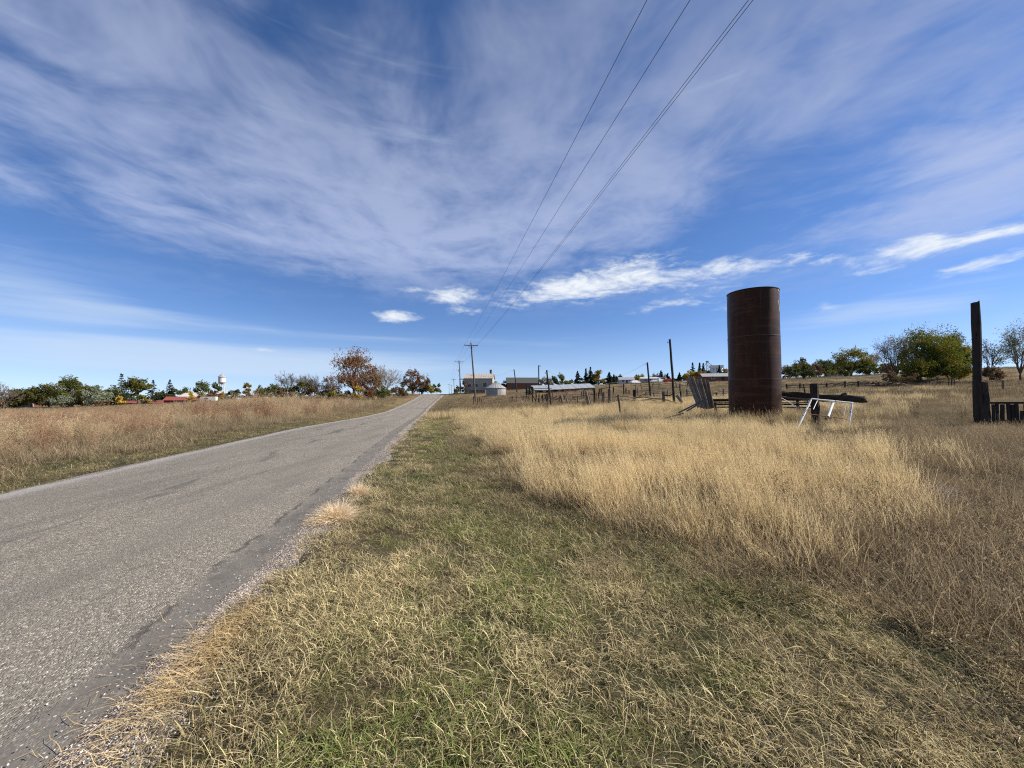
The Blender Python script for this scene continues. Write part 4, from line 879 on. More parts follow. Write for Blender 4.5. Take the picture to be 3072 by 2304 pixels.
ring(TH-.004, TH+.02, TR + .014, thick=.03).build('top_rim', M_rust, tank, True)

# ---------------------------------------------------------------- posts, logs, boards near the tank
def log(name, material, a, b, r0, r1, parent=None, seg=9, k=6, wob=.02, jit=.08, split=0.0):
    """a rough round timber from a to b as an object with its origin at a and +z along it"""
    a, b = Vector(a), Vector(b); L_ = (b-a).length; P = []; rad = []
    for i in range(k+1): t = i/k; P.append((random.gauss(0, wob)*(0 < i < k), random.gauss(0, wob)*(0 < i < k), t*L_)); rad.append((r0 + (r1-r0)*t)*random.uniform(.95, 1.05))
    m = MB().tube(P, rad, seg, True, jit)
    if split:
        for q in range(seg): v = list(m.v[-seg+q]); v[2] += random.uniform(-split, split*.2)*(1 if q < seg/2 else .2); m.v[-seg+q] = tuple(v)
    o = m.build(name, material, parent); o.location = a; o.rotation_mode = 'QUATERNION'; o.rotation_quaternion = (b-a).to_track_quat('Z', 'X'); return o
def plank(name, material, a, b, w_, t_, roll=0.0, parent=None, jit=.006):
    a, b = Vector(a), Vector(b); L_ = (b-a).length; o = MB().box((0, 0, L_/2), (w_, t_, L_), None, jit).build(name, material, parent)
    o.location = a; o.rotation_mode = 'QUATERNION'; q = (b-a).to_track_quat('Z', 'X'); o.rotation_quaternion = q @ Matrix.Rotation(roll, 4, 'Z').to_quaternion(); return o
def rel(o, parent_loc): o.location = Vector(o.location) - Vector(parent_loc); return o
def upright(px, d, top_px, top_py, r0, label, cat='post', name='wooden_post', material=None, r1=None, group=None, split=.03, seg=9):
    a = gp(px, d, -.25); b = pt(top_px, top_py, d); return tag(log(name, material or M_wood, a, b, r0, r1 or r0*.9, None, seg, 6, .006, .08, split), label, cat, group)
# the tall black post, its stump and the slatted fence
upright(2931, 14, 2926, 906, .125, 'tall black weathered post standing beside the slatted fence', 'post', 'tall_post', M_dark, .115, split=.22, seg=11)
upright(2953, 13.8, 2951, 1146, .13, 'short thick black post leaning on the tall black post', 'post', 'short_post', M_dark, split=.06)
fl = gp(2966, 13.9); fence = empty('slat_fence', fl, 0, 'low black slatted board fence right of the tall black post', 'fence')
fe = gp(3290, 13.2)
def lerp(a, b, t): return Vector(a)*(1-t) + Vector(b)*t
for z_, th in ((1.44 - fl.z, .16),):
    rel(plank('top_rail', M_dark, (fl.x, fl.y, fl.z + .86), (fe.x, fe.y, fe.z + .84), .07, th, 0, fence), fl)
rel(plank('bottom_rail', M_dark, (fl.x, fl.y+.06, fl.z + .22), (fe.x, fe.y+.06, fe.z + .2), .06, .1, 0, fence), fl)
for i in range(26):
    t = (i + .55)/26; q = lerp(fl, fe, t); q.z = tz(q.x, q.y); hgt = .82 + random.uniform(-.05, .02) - (.25 if i in (7, 16) else 0)
    if i in (3, 9): continue
    rel(plank('slat', M_dark, q + Vector((random.uniform(-.03, .03), -.05, -.1)), q + Vector((random.uniform(-.04, .04), -.05, hgt)), random.uniform(.10, .13), .025, random.uniform(-.15, .15), fence), fl)
# leaning board panel
bl = gp(2100, 22); panel = empty('board_panel', bl, 0, 'grey weathered board panel leaning sideways left of the rusty tank', 'panel')
tops = [(2064, 1132), (2075, 1133), (2087, 1135), (2098, 1138), (2110, 1139), (2122, 1141)]; bots = [(2098, 1222), (2107, 1224), (2115, 1226), (2123, 1227), (2131, 1226), (2139, 1224)]
for (a, b) in zip(bots, tops):
    rel(plank('plank', M_grey, pt(*a, 22.0 + random.uniform(-.04, .04)), pt(b[0], b[1] + random.uniform(-2, 2), 22.35), .20, .028, random.uniform(-.12, .12), panel), bl)
rel(plank('cross_board', M_wood, pt(2070, 1150, 22.4), pt(2128, 1158, 22.4), .12, .03, 0, panel), bl); rel(plank('cross_board', M_wood, pt(2090, 1200, 22.2), pt(2138, 1206, 22.2), .12, .03, 0, panel), bl)
# planks propped over scrap in front of the panel
for (a, b, da, db, wd_, lab) in (((2040, 1236), (2112, 1200), 19.6, 20.6, .26, 'wide grey plank propped on rusty iron before the board panel'),
                          ((2062, 1232), (2121, 1198), 19.4, 20.4, .12, 'narrow dark plank propped against the leaning board panel')):
    tag(plank('loose_plank', M_grey if wd_ > .2 else M_wood, pt(*a, da), pt(*b, db), wd_, .06, 1.2), lab, 'plank')
sc0 = gp(2078, 19.9); scrap = empty('scrap_iron', sc0, 0, 'tangle of rusty iron rods under the propped planks', 'scrap')
for i in range(8):
    q = sc0 + Vector((random.uniform(-.45, .45), random.uniform(-.2, .2), -.05)); rel(log('rod', M_rustpipe, q, q + Vector((random.uniform(-.3, .3), random.uniform(-.1, .1), random.uniform(.35, .7))), .018, .016, scrap, 6, 3, .03, 0), sc0)
tag(plank('fallen_board', M_dark, pt(1932, 1262, 19.5) , pt(1990, 1272, 18.9), .2, .05, 1.4), 'dark board fallen flat in the grass left of the propped planks', 'plank')
tag(plank('fallen_board', M_grey, pt(1950, 1266, 19.8), pt(2050, 1240, 20.2), .14, .05, 1.3), 'long grey board lying between the fallen dark board and the propped planks', 'plank')
tag(log('stump', M_dark, gp(1996, 19.2, -.1), gp(1995, 19.2, .42), .09, .08, None, 8, 3, .01, .1, .08), 'short black stump by the fallen boards', 'stump')
# log fence behind the tank
lf0 = gp(2200, 23.5); lfence = empty('log_fence', lf0, 0, 'low fence of stacked dark logs passing behind the rusty tank', 'fence')
for i, (py_, r_) in enumerate(((1201, .085), (1209, .04), (1214, .05), (1222, .05))):
    rel(log('rail', M_dark if i % 2 == 0 else M_wood, pt(2134, py_, 24), pt(2432, py_ - 3 + i, 22), r_, r_*.9, lfence, 8, 6, .02), lf0)
for q in (2146, 2392): rel(log('post', M_dark, gp(q, 23.2, -.2), gp(q, 23.2, 1.0), .09, .08, lfence, 8), lf0)
# heavy log, post and pipe frame right of the tank
upright(2446, 18.2, 2442, 1150, .17, 'thick square black post crossed by the heavy log', 'post', 'thick_post', M_dark, .165, split=.05, seg=8)
tag(log('heavy_log', M_dark, pt(2300, 1180, 20.6), pt(2588, 1199, 17.3), .19, .155, None, 11, 8, .025, .08, -.22), 'heavy black log lying across the thick post right of the tank', 'log')
tag(log('peeled_pole', M_grey, pt(2300, 1187, 20.3), pt(2437, 1199, 18.6), .05, .045, None, 8, 6, .01), 'slim pale pole under the heavy log', 'pole')
tag(plank('log_block', M_dark, pt(2537, 1193, 17.9), pt(2530, 1180, 17.9), .16, .12), 'small black block nailed on top of the heavy log', 'block')
fr0 = gp(2490, 16.5); frame = empty('pipe_frame', fr0, 0, 'broken white pipe frame leaning against the heavy log', 'frame')
def pipe(n_, a, b, r_, m=M_white, da=16.6, db=16.6): return rel(log(n_, m, pt(*a, da), pt(*b, db), r_, r_, frame, 8, 4, .004, .02), fr0)
pipe('leg', (2386, 1296), (2433, 1199), .042, db=17.3); pipe('leg', (2544, 1296), (2556, 1209), .04, db=17.0); pipe('leg', (2484, 1250), (2499, 1208), .055, db=17.1)
pipe('top_pipe', (2434, 1196), (2560, 1209), .032, da=17.3, db=17.0); pipe('lower_bar', (2432, 1243), (2540, 1257), .02, M_rustpipe); pipe('foot', (2476, 1256), (2492, 1254), .05, M_rustpipe)
pipe('brace', (2440, 1228), (2452, 1202), .014, db=17.2); pipe('brace', (2500, 1210), (2524, 1240), .010, M_rustpipe, 17.1); pipe('brace', (2531, 1250), (2538, 1212), .010, M_white, 16.7, 17)
pipe('foot', (2545, 1292), (2568, 1312), .014)
tag(log('broken_rail', M_white, pt(2344, 1194, 18.8), pt(2392, 1222, 18.2), .02, .018, None, 6, 3, .01), 'thin pale pipe slanting into the grass right beside the tank', 'pipe')
tag(log('leaning_stick', M_dark, gp(2424, 30, 0), pt(2410, 1152, 30), .05, .04, None, 7, 4, .02), 'crooked dark stick behind the thick post', 'stick')

# ---------------------------------------------------------------- corral fences and single posts
cf0 = gp(1900, 36); corral = empty('corral_fence', cf0, 0, 'old corral fence of thick posts and sagging rails left of the tallest leaning pole', 'fence')
cp = [(1811, 1176, .16, 37), (1829, 1167, .17, 35), (1904, 1169, .17, 37), (1991, 1174, .14, 34)]
for (q, top, r_, d) in cp: rel(log('post', M_wood if q != 1904 else M_dark, gp(q, d, -.2), pt(q, top, d), r_, r_*.95, corral, 9, 4, .01, .1, .06), cf0)
for (a, b, r_) in (((1812, 1190), (1905, 1193), .06), ((1904, 1193), (1992, 1194), .06), ((1830, 1201), (1905, 1200), .055), ((1904, 1200), (1992, 1199), .055), ((1836, 1211), (1992, 1207), .05)):
    rel(log('rail', M_wood, pt(*a, 35.6), pt(*b, 35.0), r_, r_*.8, corral, 7, 6, .04), cf0)
rel(log('rail', M_dark, pt(1990, 1186, 34), pt(2023, 1184, 33), .05, .05, corral, 7, 4, .02), cf0); rel(log('rail', M_dark, pt(1990, 1199, 34), pt(2046, 1212, 32), .05, .04, corral, 7, 4, .02), cf0)
upright(1864, 26, 1854, 1184, .075, 'leaning weathered post standing alone before the corral fence', group='old field posts')
upright(1772, 34, 1757, 1173, .15, 'thick split post leaning left before the corral', group='old field posts', split=.12)
upright(1778, 34.2, 1765, 1180, .09, 'thin post pressed against the thick split post', group='old field posts')
upright(1784, 40, 1783, 1165, .12, 'upright dark post right of the split post', group='old field posts', material=M_dark)
upright(1733, 38, 1733, 1190, .07, 'short thin post left of the split post', group='old field posts')
upright(1691, 42, 1681, 1186, .13, 'stubby leaning post in front of the long shed', group='old field posts')
upright(1646, 44, 1634, 1183, .09, 'leaning post beside the pale plank heap', group='old field posts', material=M_dark)
upright(1913, 48, 1913, 1163, .05, 'thin stake behind the corral fence', group='old field posts')
upright(2043, 38, 2042, 1174, .08, 'dark post holding the wire gate', group='old field posts', material=M_dark)
tag(plank('leaning_board', M_grey, pt(2047, 1208, 31.5), pt(2030, 1186, 32.2), .24, .06, .3), 'short grey board leaning against the fallen corral rail', 'plank')
wg0 = gp(2070, 38); wg = empty('wire_gate', wg0, 0, 'small wire grid gate standing in pale grass left of the board panel', 'gate')
for py_ in (1176, 1181, 1187): rel(log('bar', M_wood, pt(2044, py_ + 1, 38), pt(2098, py_ - 1, 38), .022 if py_ < 1187 else .05, .022, wg, 6, 3, .005, 0), wg0)
for q in range(2050, 2098, 8): rel(log('bar', M_wood, pt(q, 1188, 38), pt(q + 3, 1175, 38), .014, .014, wg, 5, 2, 0, 0), wg0)
bf0 = gp(1850, 62); bf = empty('back_fence', bf0, 0, 'sagging rail fence far behind the corral posts', 'fence')
for (q, top) in ((1800, 1166), (1828, 1149), (1840, 1160), (1871, 1151), (1878, 1163), (1887, 1171), (1952, 1160), (2040, 1150)): rel(log('post', M_dark, gp(q, 60, -.2), pt(q, top, 60), .10, .09, bf, 7, 3, .01), bf0)
for (a, b) in (((1795, 1168), (1832, 1163)), ((1819, 1151), (1853, 1147)), ((1840, 1160), (1876, 1159)), ((1876, 1170), (1890, 1173)), ((1900, 1176), (1952, 1172)), ((1955, 1165), (2042, 1162)), ((2040, 1156), (2070, 1156))):
    rel(log('rail', M_wood, pt(*a, 60), pt(*b, 60), .055, .05, bf, 6, 4, .03), bf0)
xg = gp(1936, 49); xb = empty('cross_brace', xg, 0, 'fallen crossed rails at the foot of the thin leaning pole', 'rails')
for (a, b) in (((1915, 1190), (1946, 1177)), ((1920, 1191), (1952, 1189)), ((1922, 1186), (1950, 1181)), ((1938, 1192), (1938, 1175))): rel(log('rail', M_dark, pt(*a, 48.5), pt(*b, 49.2), .06, .05, xb, 6, 3, .02), xg)
cg0 = gp(1588, 66); cg = empty('corral_gate', cg0, 0, 'dark pole corral panel left of the long metal roofed shed', 'gate')
for (q, t_) in ((1579, 1154), (1589, 1160), (1598, 1160)): rel(log('post', M_dark, gp(q, 66, -.2), pt(q, t_, 66), .12, .11, cg, 7, 3, .01), cg0)
for py_ in (1164, 1170, 1176): rel(log('rail', M_dark, pt(1576, py_, 66.2), pt(1655, py_ + 2, 70), .06, .06, cg, 6, 4, .02), cg0)
tag(log('leaning_stick', M_dark, gp(1612, 46, 0), pt(1589, 1170, 48), .07, .05, None, 6, 4, .03), 'long dark pole leaning below the corral panel', 'pole')
for i, (q, t_) in enumerate(((1600, 1186), (1606, 1181), (1613, 1184), (1619, 1180), (1627, 1184))):
    tag(log('broken_post', M_dark, gp(q, 45 + i*.3, -.2), pt(q + (-4, 3, 5, -2, 2)[i], t_, 45), .06, .05, None, 6, 3, .03, .1, .08), 'jagged broken post in the cluster left of the pale plank heap', 'post', 'broken fence posts')
hp0 = gp(1660, 46); heap = empty('plank_heap', hp0, 0, 'heap of pale broken planks under the short leaning pole', 'heap')
for i in range(14):
    q = hp0 + Vector((random.uniform(-1.7, 1.4), random.uniform(-.6, .6), random.uniform(.15, .5))); an = random.uniform(-1.2, 1.2)
    rel(plank('plank', M_grey if i % 3 else M_galv, q, q + Vector((math.cos(an)*random.uniform(.5, 1.2), random.uniform(-.3, .3), math.sin(an)*.8)), .17, .03, random.uniform(0, 3), heap), hp0)
tag(log('fallen_rail', M_grey, pt(1560, 1187, 60), pt(1592, 1189, 60), .09, .08, None, 7, 4, .02), 'pale rail lying on the slope before the brown barn', 'rail')
for i, q in enumerate((1432, 1438, 1444, 1420, 1535, 1527)):
    tag(log('fence_stub', M_dark, gp(q, 58, -.2), gp(q + 1, 58, (.9, 1.0, .8, 1.3, .8, .6)[i]), .07, .06, None, 6, 2, .02), 'short dark fence stub in the weeds before the grain bin', 'post', 'fence stubs by the grain bin')
# hillside fence on the right
hf0 = gp(2540, 62); hf = empty('hill_fence', hf0, 0, 'dark two rail fence crossing the hillside right of the tank', 'fence')
hps = [(2360, 1152), (2400, 1150), (2480, 1149), (2535, 1143), (2575, 1143), (2620, 1145), (2668, 1146)]
for (q, t_) in hps: rel(log('post', M_dark, gp(q, 60, -.2), pt(q, t_, 60), .13, .12, hf, 7, 3, .01, .1, .08), hf0)
for (a, b) in zip(hps[:-1], hps[1:]):
    rel(log('rail', M_dark, pt(a[0], a[1] + 5, 60), pt(b[0], b[1] + 5, 60), .08, .07, hf, 6, 4, .04), hf0); rel(log('rail', M_wood, pt(a[0], a[1] + 12, 60), pt(b[0], b[1] + 11, 60), .07, .06, hf, 6, 4, .04), hf0)
bh0 = gp(2710, 58); bp = empty('brush_pile', bh0, 0, 'pile of dark dead branches at the end of the hillside fence', 'brush')
for i in range(26):
    q = bh0 + Vector((random.uniform(-4.5, 5), random.uniform(-.8, .8), random.uniform(.0, .5))); an = random.choice((0, math.pi)) + random.uniform(-.35, .35)
    rel(log('branch', M_dark if i % 4 else M_grey, q, q + Vector((math.cos(an)*random.uniform(1.2, 3), random.uniform(-.6, .6), random.uniform(-.1, .6))), random.uniform(.05, .13), .03, bp, 6, 4, .07), bh0)
for i, q in enumerate((2847, 2855, 2863)): upright(q, 52, q, 1136 + i, .05, 'thin dark stake in a close row of three below the yellow bush', 'stake', 'thin_stake', M_dark, group='three thin stakes', split=0)
upright(3010, 40, 3009, 1141, .10, 'lone brown post in the pasture right of the tall black post', group='old field posts')
db0 = gp(2860, 27); 
for i, (q, d, dxx, lab) in enumerate(((2838, 27, 1.1, 'brown broken board lying in the pasture left of the tall black post'), (2868, 25.5, .7, 'pale bleached board lying in the pasture left of the tall black post'), (2745, 40, 1.6, 'long pale board lying before the brush pile'))):
    a = gp(q, d, .12); tag(plank('fallen_board', (M_wood, M_grey, M_grey)[i], a, a + Vector((dxx, random.uniform(-.2, .2), .06)), .22, .05, 1.3), lab, 'plank')

# second rank of corral wreckage between the bin and the tank
for (nm, lab, d, posts, rails) in (
  ('old_fence', 'broken rail fence right of the pale plank heap', 50, ((1700, 1176), (1722, 1182), (1745, 1174), (1768, 1180), (1795, 1170)), (((1698, 1184), (1748, 1181)), ((1744, 1187), (1798, 1180)), ((1720, 1192), (1770, 1190)))),
  ('old_fence', 'sagging pole fence between the thin leaning pole and the board panel', 44, ((1962, 1172), (2000, 1170), (2060, 1168), (2088, 1166)), (((1958, 1180), (2003, 1178)), ((1998, 1184), (2064, 1175)), ((2058, 1174), (2092, 1172)), ((2000, 1191), (2060, 1188)))),
  ('old_fence', 'collapsed rail fence behind the board panel and the tank', 40, ((2128, 1172), (2150, 1178), (2172, 1166), (2186, 1174)), (((2120, 1184), (2190, 1178)), ((2125, 1189), (2190, 1187)), ((2140, 1176), (2190, 1171)))),
  ('old_fence', 'far pole fence below the parked vehicles', 85, ((1905, 1152), (1925, 1150), (1958, 1148), (1976, 1150), (2030, 1146), (2062, 1144)), (((1900, 1156), (1960, 1152)), ((1955, 1154), (2066, 1148)), ((1925, 1161), (1990, 1157)))),
  ('old_fence', 'low pole fence in the weeds right of the grain bin', 56, ((1536, 1186), (1552, 1182), (1570, 1184)), (((1530, 1192), (1574, 1190)),))):
    f0 = gp(posts[0][0], d); fo = empty(nm, f0, 0, lab, 'fence', 'wrecked corral fences')
    for (q, t_) in posts: rel(log('post', random.choice((M_wood, M_dark)), gp(q, d, -.2), pt(q + random.uniform(-4, 4), t_, d), random.uniform(.07, .12), .08, fo, 7, 3, .015, .1, .06), f0)
    for (a, b_) in rails: rel(log('rail', random.choice((M_wood, M_grey, M_dark)), pt(*a, d), pt(*b_, d + .4), .06, .045, fo, 6, 5, .04), f0)
for i, (px, d, an, L_, lab) in enumerate(((1706, 47, .2, 1.8, 'weathered plank fallen by the broken rail fence'), (1800, 39, -.15, 1.5, 'bleached plank lying at the foot of the first corral post'), (1850, 44, .1, 2.2, 'long bleached rail on the pale grass behind the corral'), (1958, 42, -.1, 1.7, 'bleached rail lying before the sagging pole fence'), (2160, 36, .05, 1.4, 'white plank on the ground behind the board panel'), (1688, 48, .5, 1.1, 'short plank leaning on the stubby post'))):
    a = gp(px, d, .22); tag(plank('fallen_board', M_grey, a, a + Vector((math.cos(an)*L_, .2, math.sin(an)*L_*.5)), .24, .05, 1.2), lab, 'plank')
# tall grass grown up against the tank foot
nq = 150; aq = rng.uniform(math.pi*.85, math.pi*2.15, nq); rq = TR + rng.uniform(.05, 1.3, nq)
put('tall_tank_grass', S_tall, TK.x + np.cos(aq)*rq, TK.y + np.sin(aq)*rq, rng.uniform(.85, 1.2, nq), rng.uniform(0, .2, nq), rng.uniform(.25, .55, nq), .1, rng.uniform(.9, 1.35, nq), 'tall dry grass grown up round the foot of the rusty tank', 'grass')

for i in range(18):
    q_, d_ = random.uniform(1556, 1830), random.uniform(42, 64); h_ = random.uniform(.7, 1.5)
    tag(log('stub_post', random.choice((M_wood, M_dark)), gp(q_, d_, -.2), gp(q_ + random.uniform(-5, 5), d_, h_), random.uniform(.06, .12), .07, None, 7, 3, .02, .1, .08), 'weathered stub post scattered in the corral yard before the long shed', 'post', 'stub posts of the corral yard')
# ---------------------------------------------------------------- poles and wires
M_pole = wood('utility_pole_wood', (.065, .052, .045), (.13, .108, .09), (.035, .028, .024))
M_wire = mat('wire', lambda n: (.03, .03, .035), .5, .3); M_insul = mat('insulator', lambda n: (.25, .26, .27), .3, .5)
RD = Vector((-.195, 1, 0)).normalized(); RX = Vector((RD.y, -RD.x, 0))
def power_pole(px, d, top_px, top_py, arm, label, group='power poles along the road', can=True):
    a = gp(px, d); b = pt(top_px, top_py, d); H = b.z - a.z; root = empty('power_pole', a, 0, label, 'power pole', group); off = Vector((b.x - a.x, 0, 0))
    log('pole', M_pole, (0, 0, -.4), off + Vector((0, 0, H)), .16, .10, root, 8, 5, .004, .02)
    c = off*.95 + Vector((0, -.12, H - .42)); e0, e1 = c - RX*arm, c + RX*arm
    ca = plank('crossarm', M_pole, e0, e1, .10, .12, 0, root); 
    for s in (-1, 1): log('brace', M_pole, c + RX*s*arm*.42 + Vector((0, 0, -.03)), off*.9 + Vector((0, -.11, H - 1.05)), .022, .022, root, 5, 2, 0, 0)
    ins = []
    for p in (e0 + RX*.08, e1 - RX*.08, off + Vector((0, 0, H))):
        MB().tube([(0, 0, .05), (0, 0, .14), (0, 0, .15), (0, 0, .24)], [.03, .03, .06, .045], 7).build('insulator', M_insul, root, loc=p); ins.append(a + p + Vector((0, 0, .24)))
    if can: MB().tube([(0, 0, 0), (0, 0, .45)], [.12, .12], 9).build('transformer', M_insul, root, loc=off*.7 + Vector((-.32, -.05, H - 3.0)))
    return ins
I1 = power_pole(1428, 64, 1413, 1029, 1.12, 'nearest and tallest power pole with crossarm in front of the farmhouse', can=False)
I2 = power_pole(1383, 104, 1377, 1081, 1.2, 'second power pole with crossarm up the road, left of the farmhouse')
I3 = power_pole(1364, 190, 1361, 1136, 1.1, 'third small power pole beyond the road crest', can=False)
I4 = power_pole(1348, 300, 1347, 1152, 1.1, 'tiny power pole far up the road', 'distant tiny power poles', can=False)
I5 = power_pole(1355, 330, 1354, 1155, 1.1, 'tiny power pole far up the road', 'distant tiny power poles', can=False)
def wire(p, q, sag, r, label, group='overhead power lines', n=28):
    P = [lerp(p, q, t) - Vector((0, 0, 4*sag*t*(1-t))) for t in np.linspace(0, 1, n)]
    return tag(MB().tube(P, r, 5, False).build('power_line', M_wire, None, True), label, 'wire', group)
# the near span passes over the viewer to a pole behind: far ends from where the wires leave the top of the picture
def near_end(px, I, d0=8.6):
    q = pt(px, 0, d0); k = (I.y + 26)/(I.y - d0); return I + (q + Vector((0, 0, -.0)) - I)*k + Vector((0, 0, 1.0))
wire(I1[0], near_end(1925, I1[0]), .9, .0075, 'leftmost overhead wire from the crossarm of the nearest power pole')
wire(I1[2], near_end(2051, I1[2]), .9, .0075, 'middle overhead wire from the tip of the nearest power pole')
wire(I1[1], near_end(2222, I1[1]), .9, .0075, 'overhead wire from the right crossarm end of the nearest power pole')
wire(I1[1] + Vector((.05, 0, -.08)), near_end(2236, I1[1] + Vector((.05, 0, -.1))), .9, .0075, 'overhead wire hung just below the rightmost one')
for i in range(3):
    wire(I1[i], I2[i], .5, .012, 'wire between the nearest and the second power pole', 'wires up the road', 10)
    wire(I2[i], I3[i], .9, .014, 'wire between the second and the third power pole', 'wires over the crest', 10)
def bare_pole(px, d, tpx, tpy, r, label, lamp=False, m=None):
    a = gp(px, d); b = pt(tpx, tpy, d); root = empty('wooden_pole', a, 0, label, 'pole', 'bare poles around the corral')
    log('shaft', m or M_dark, (0, 0, -.3), b - a, r, r*.8, root, 8, 6, .01, .04, .04)
    if lamp: MB().box((0, 0, 0), (.5, .22, .16)).build('lamp_head', M_insul, root, loc=b - a + Vector((.25, 0, -.15)))
    else: MB().tube([(0, 0, 0), (0, 0, .12)], [.05, .04], 6).build('insulator', M_insul, root, loc=b - a + Vector((-r - .05, 0, -.35)))
    return b
Pa = bare_pole(1552, 98, 1542, 1108, .15, 'leaning pole in front of the brown barn'); Pb = bare_pole(1617, 92, 1616, 1096, .15, 'upright pole with a lamp head behind the long metal roofed shed', True)
Pc = bare_pole(1655, 38, 1640, 1110, .095, 'leaning bare pole standing in front of the long metal roofed shed'); Pd = bare_pole(1952, 48, 1942, 1087, .12, 'thin leaning pole behind the corral fence')
Pe = bare_pole(2024, 33, 2009, 1017, .115, 'tallest leaning bare pole at the corral corner')
wire(I1[0] - Vector((0, 0, 5)), Pa, 1.0, .010, 'thin service wire from the nearest power pole to the barn pole', 'service wires', 14)
wire(Pc, pt(1700, 1132, 120), .4, .008, 'thin service wire behind the long metal roofed shed', 'service wires', 10); wire(Pd, pt(1840, 1125, 170), .9, .012, 'thin service wire left of the thin leaning pole', 'service wires', 10)

# ---------------------------------------------------------------- buildings
def paint(name, a, b, rough=.85): return mat(name, lambda n: n.mix(n.noise(n.map(objc(n), scale=(1, 1, .4)), 2.2, 5, .6), a, b), rough, .2)
M_cream = paint('cream_siding', (.27, .25, .20), (.40, .37, .30)); M_redwall = paint('red_board', (.12, .03, .025), (.20, .05, .04)); M_redroof = paint('red_roof', (.17, .045, .038), (.26, .08, .068))
M_brownwall = paint('brown_board', (.13, .055, .035), (.20, .09, .06)); M_darkroof = paint('dark_roof', (.045, .05, .045), (.085, .09, .08)); M_whiteroof = paint('white_roof', (.38, .36, .33), (.5, .48, .45))
M_whitewall = paint('white_wall', (.44, .43, .40), (.58, .57, .54)); M_glass = mat('dark_window', lambda n: (.015, .017, .02), .15, .5); M_fascia = paint('pale_trim', (.42, .34, .28), (.55, .46, .38)); M_brick = paint('brick', (.10, .05, .04), (.17, .09, .07))
M_conc = paint('concrete_silo', (.58, .56, .52), (.74, .72, .68)); M_greyroof = paint('grey_shingle', (.22, .22, .24), (.32, .32, .34))
def wall_box(b, x0, x1, y0, y1, z0, z1): b.box(((x0+x1)/2, (y0+y1)/2, (z0+z1)/2), (x1-x0, y1-y0, z1-z0)); return b
def gable_house(name, loc, rz, L_, W_, hw_, rise, wall, roof, label, cat, over=.3, ribs=0, windows=(), doors=(), group=None, chimney=None, ext=None):
    """ridge along x; windows and doors: (x, z0, width, height) on the wall facing -y"""
    root = empty(name, loc, rz, label, cat, group); b = MB(); x0, x1, y0, y1 = -L_/2, L_/2, -W_/2, W_/2
    b.v += [(x0, y0, -.5), (x1, y0, -.5), (x1, y1, -.5), (x0, y1, -.5), (x0, y0, hw_), (x1, y0, hw_), (x1, y1, hw_), (x0, y1, hw_), (x0, 0, hw_+rise), (x1, 0, hw_+rise)]
    b.f += [(0, 1, 5, 4), (1, 2, 6, 9, 5), (2, 3, 7, 6), (3, 0, 4, 8, 7)]; b.build('wall', wall, root)
    sl = rise/(W_/2); rf = None
    for s in (-1, 1):
        r = MB(); yo = s*(W_/2 + over); zo = hw_ - over*sl; xa, xb = x0-over, x1+over; th = .08
        r.v += [(xa, yo, zo), (xb, yo, zo), (xb, 0, hw_+rise), (xa, 0, hw_+rise), (xa, yo, zo+th), (xb, yo, zo+th), (xb, 0, hw_+rise+th), (xa, 0, hw_+rise+th)]
        r.f += [(0, 1, 2, 3), (4, 7, 6, 5), (0, 4, 5, 1), (2, 6, 7, 3), (1, 5, 6, 2), (0, 3, 7, 4)]
        rf = r.build('roof', roof, root)
        if ribs and s == -1:
            m_ = MB().beam((0, yo, zo+th+.02), (0, 0, hw_+rise+th+.02), .05, .04).mesh('roof_rib', roof)
            for k in range(ribs+1): link('roof_rib', m_, rf, (xa + .05 + (xb-xa-.1)*k/ribs, 0, 0))
    for (x, z, w_, h_) in windows:
        o = MB().box((0, 0, 0), (w_, .06, h_)).build('window', M_glass, root, loc=(x, y0-.02, z+h_/2))
        fr = MB(); fr.box((0, -.02, h_/2+.05), (w_+.2, .07, .1)).box((0, -.02, -h_/2-.05), (w_+.2, .09, .1)).box((-w_/2-.05, -.02, 0), (.1, .07, h_)).box((w_/2+.05, -.02, 0), (.1, .07, h_)); fr.build('frame', M_whitewall, o)
    for (x, z, w_, h_) in doors: MB().box((0, 0, 0), (w_, .06, h_)).build('door', M_glass, root, loc=(x, y0-.025, z+h_/2))
    if chimney: MB().box((0, 0, 0), (.55, .55, 1.5)).box((0, 0, .78), (.68, .68, .12)).build('chimney', M_brick, root, loc=(chimney[0], chimney[1], hw_+rise+.35))
    return root
# farmhouse
hz_ = gp(1440, 108).z; 
fh = gable_house('farmhouse', (-9.0, 108, hz_ - .4), R(-2), 7.6, 6.2, 4.3, 1.35, M_cream, M_oldtin, 'pale two storey farmhouse with rusty tin roof and dark windows by the road', 'house', .25, 12,
    windows=((-2.4, 1.9, .9, .8), (-.7, 1.8, 1.0, 1.0), (1.75, 1.9, 1.0, 1.2)), chimney=(3.0, .6))
pr = MB().box((0, 0, 0), (1.6, 2.6, .12)); pr.build('porch_roof', M_dark, fh, loc=(-4.75, -1.0, 4.15)); MB().box((0, 0, 0), (.14, .14, 4.6)).build('porch_post', M_whitewall, fh, loc=(-3.9, -3.3, 1.9)); MB().box((0, 0, 0), (.14, .14, 4.6)).build('porch_post', M_whitewall, fh, loc=(-5.3, -2.1, 1.9))
for k in range(14): MB().box((0, 0, 0), (7.58, .03, .03)).build('siding_board', M_cream, fh, loc=(0, -3.11, .25 + k*.3))
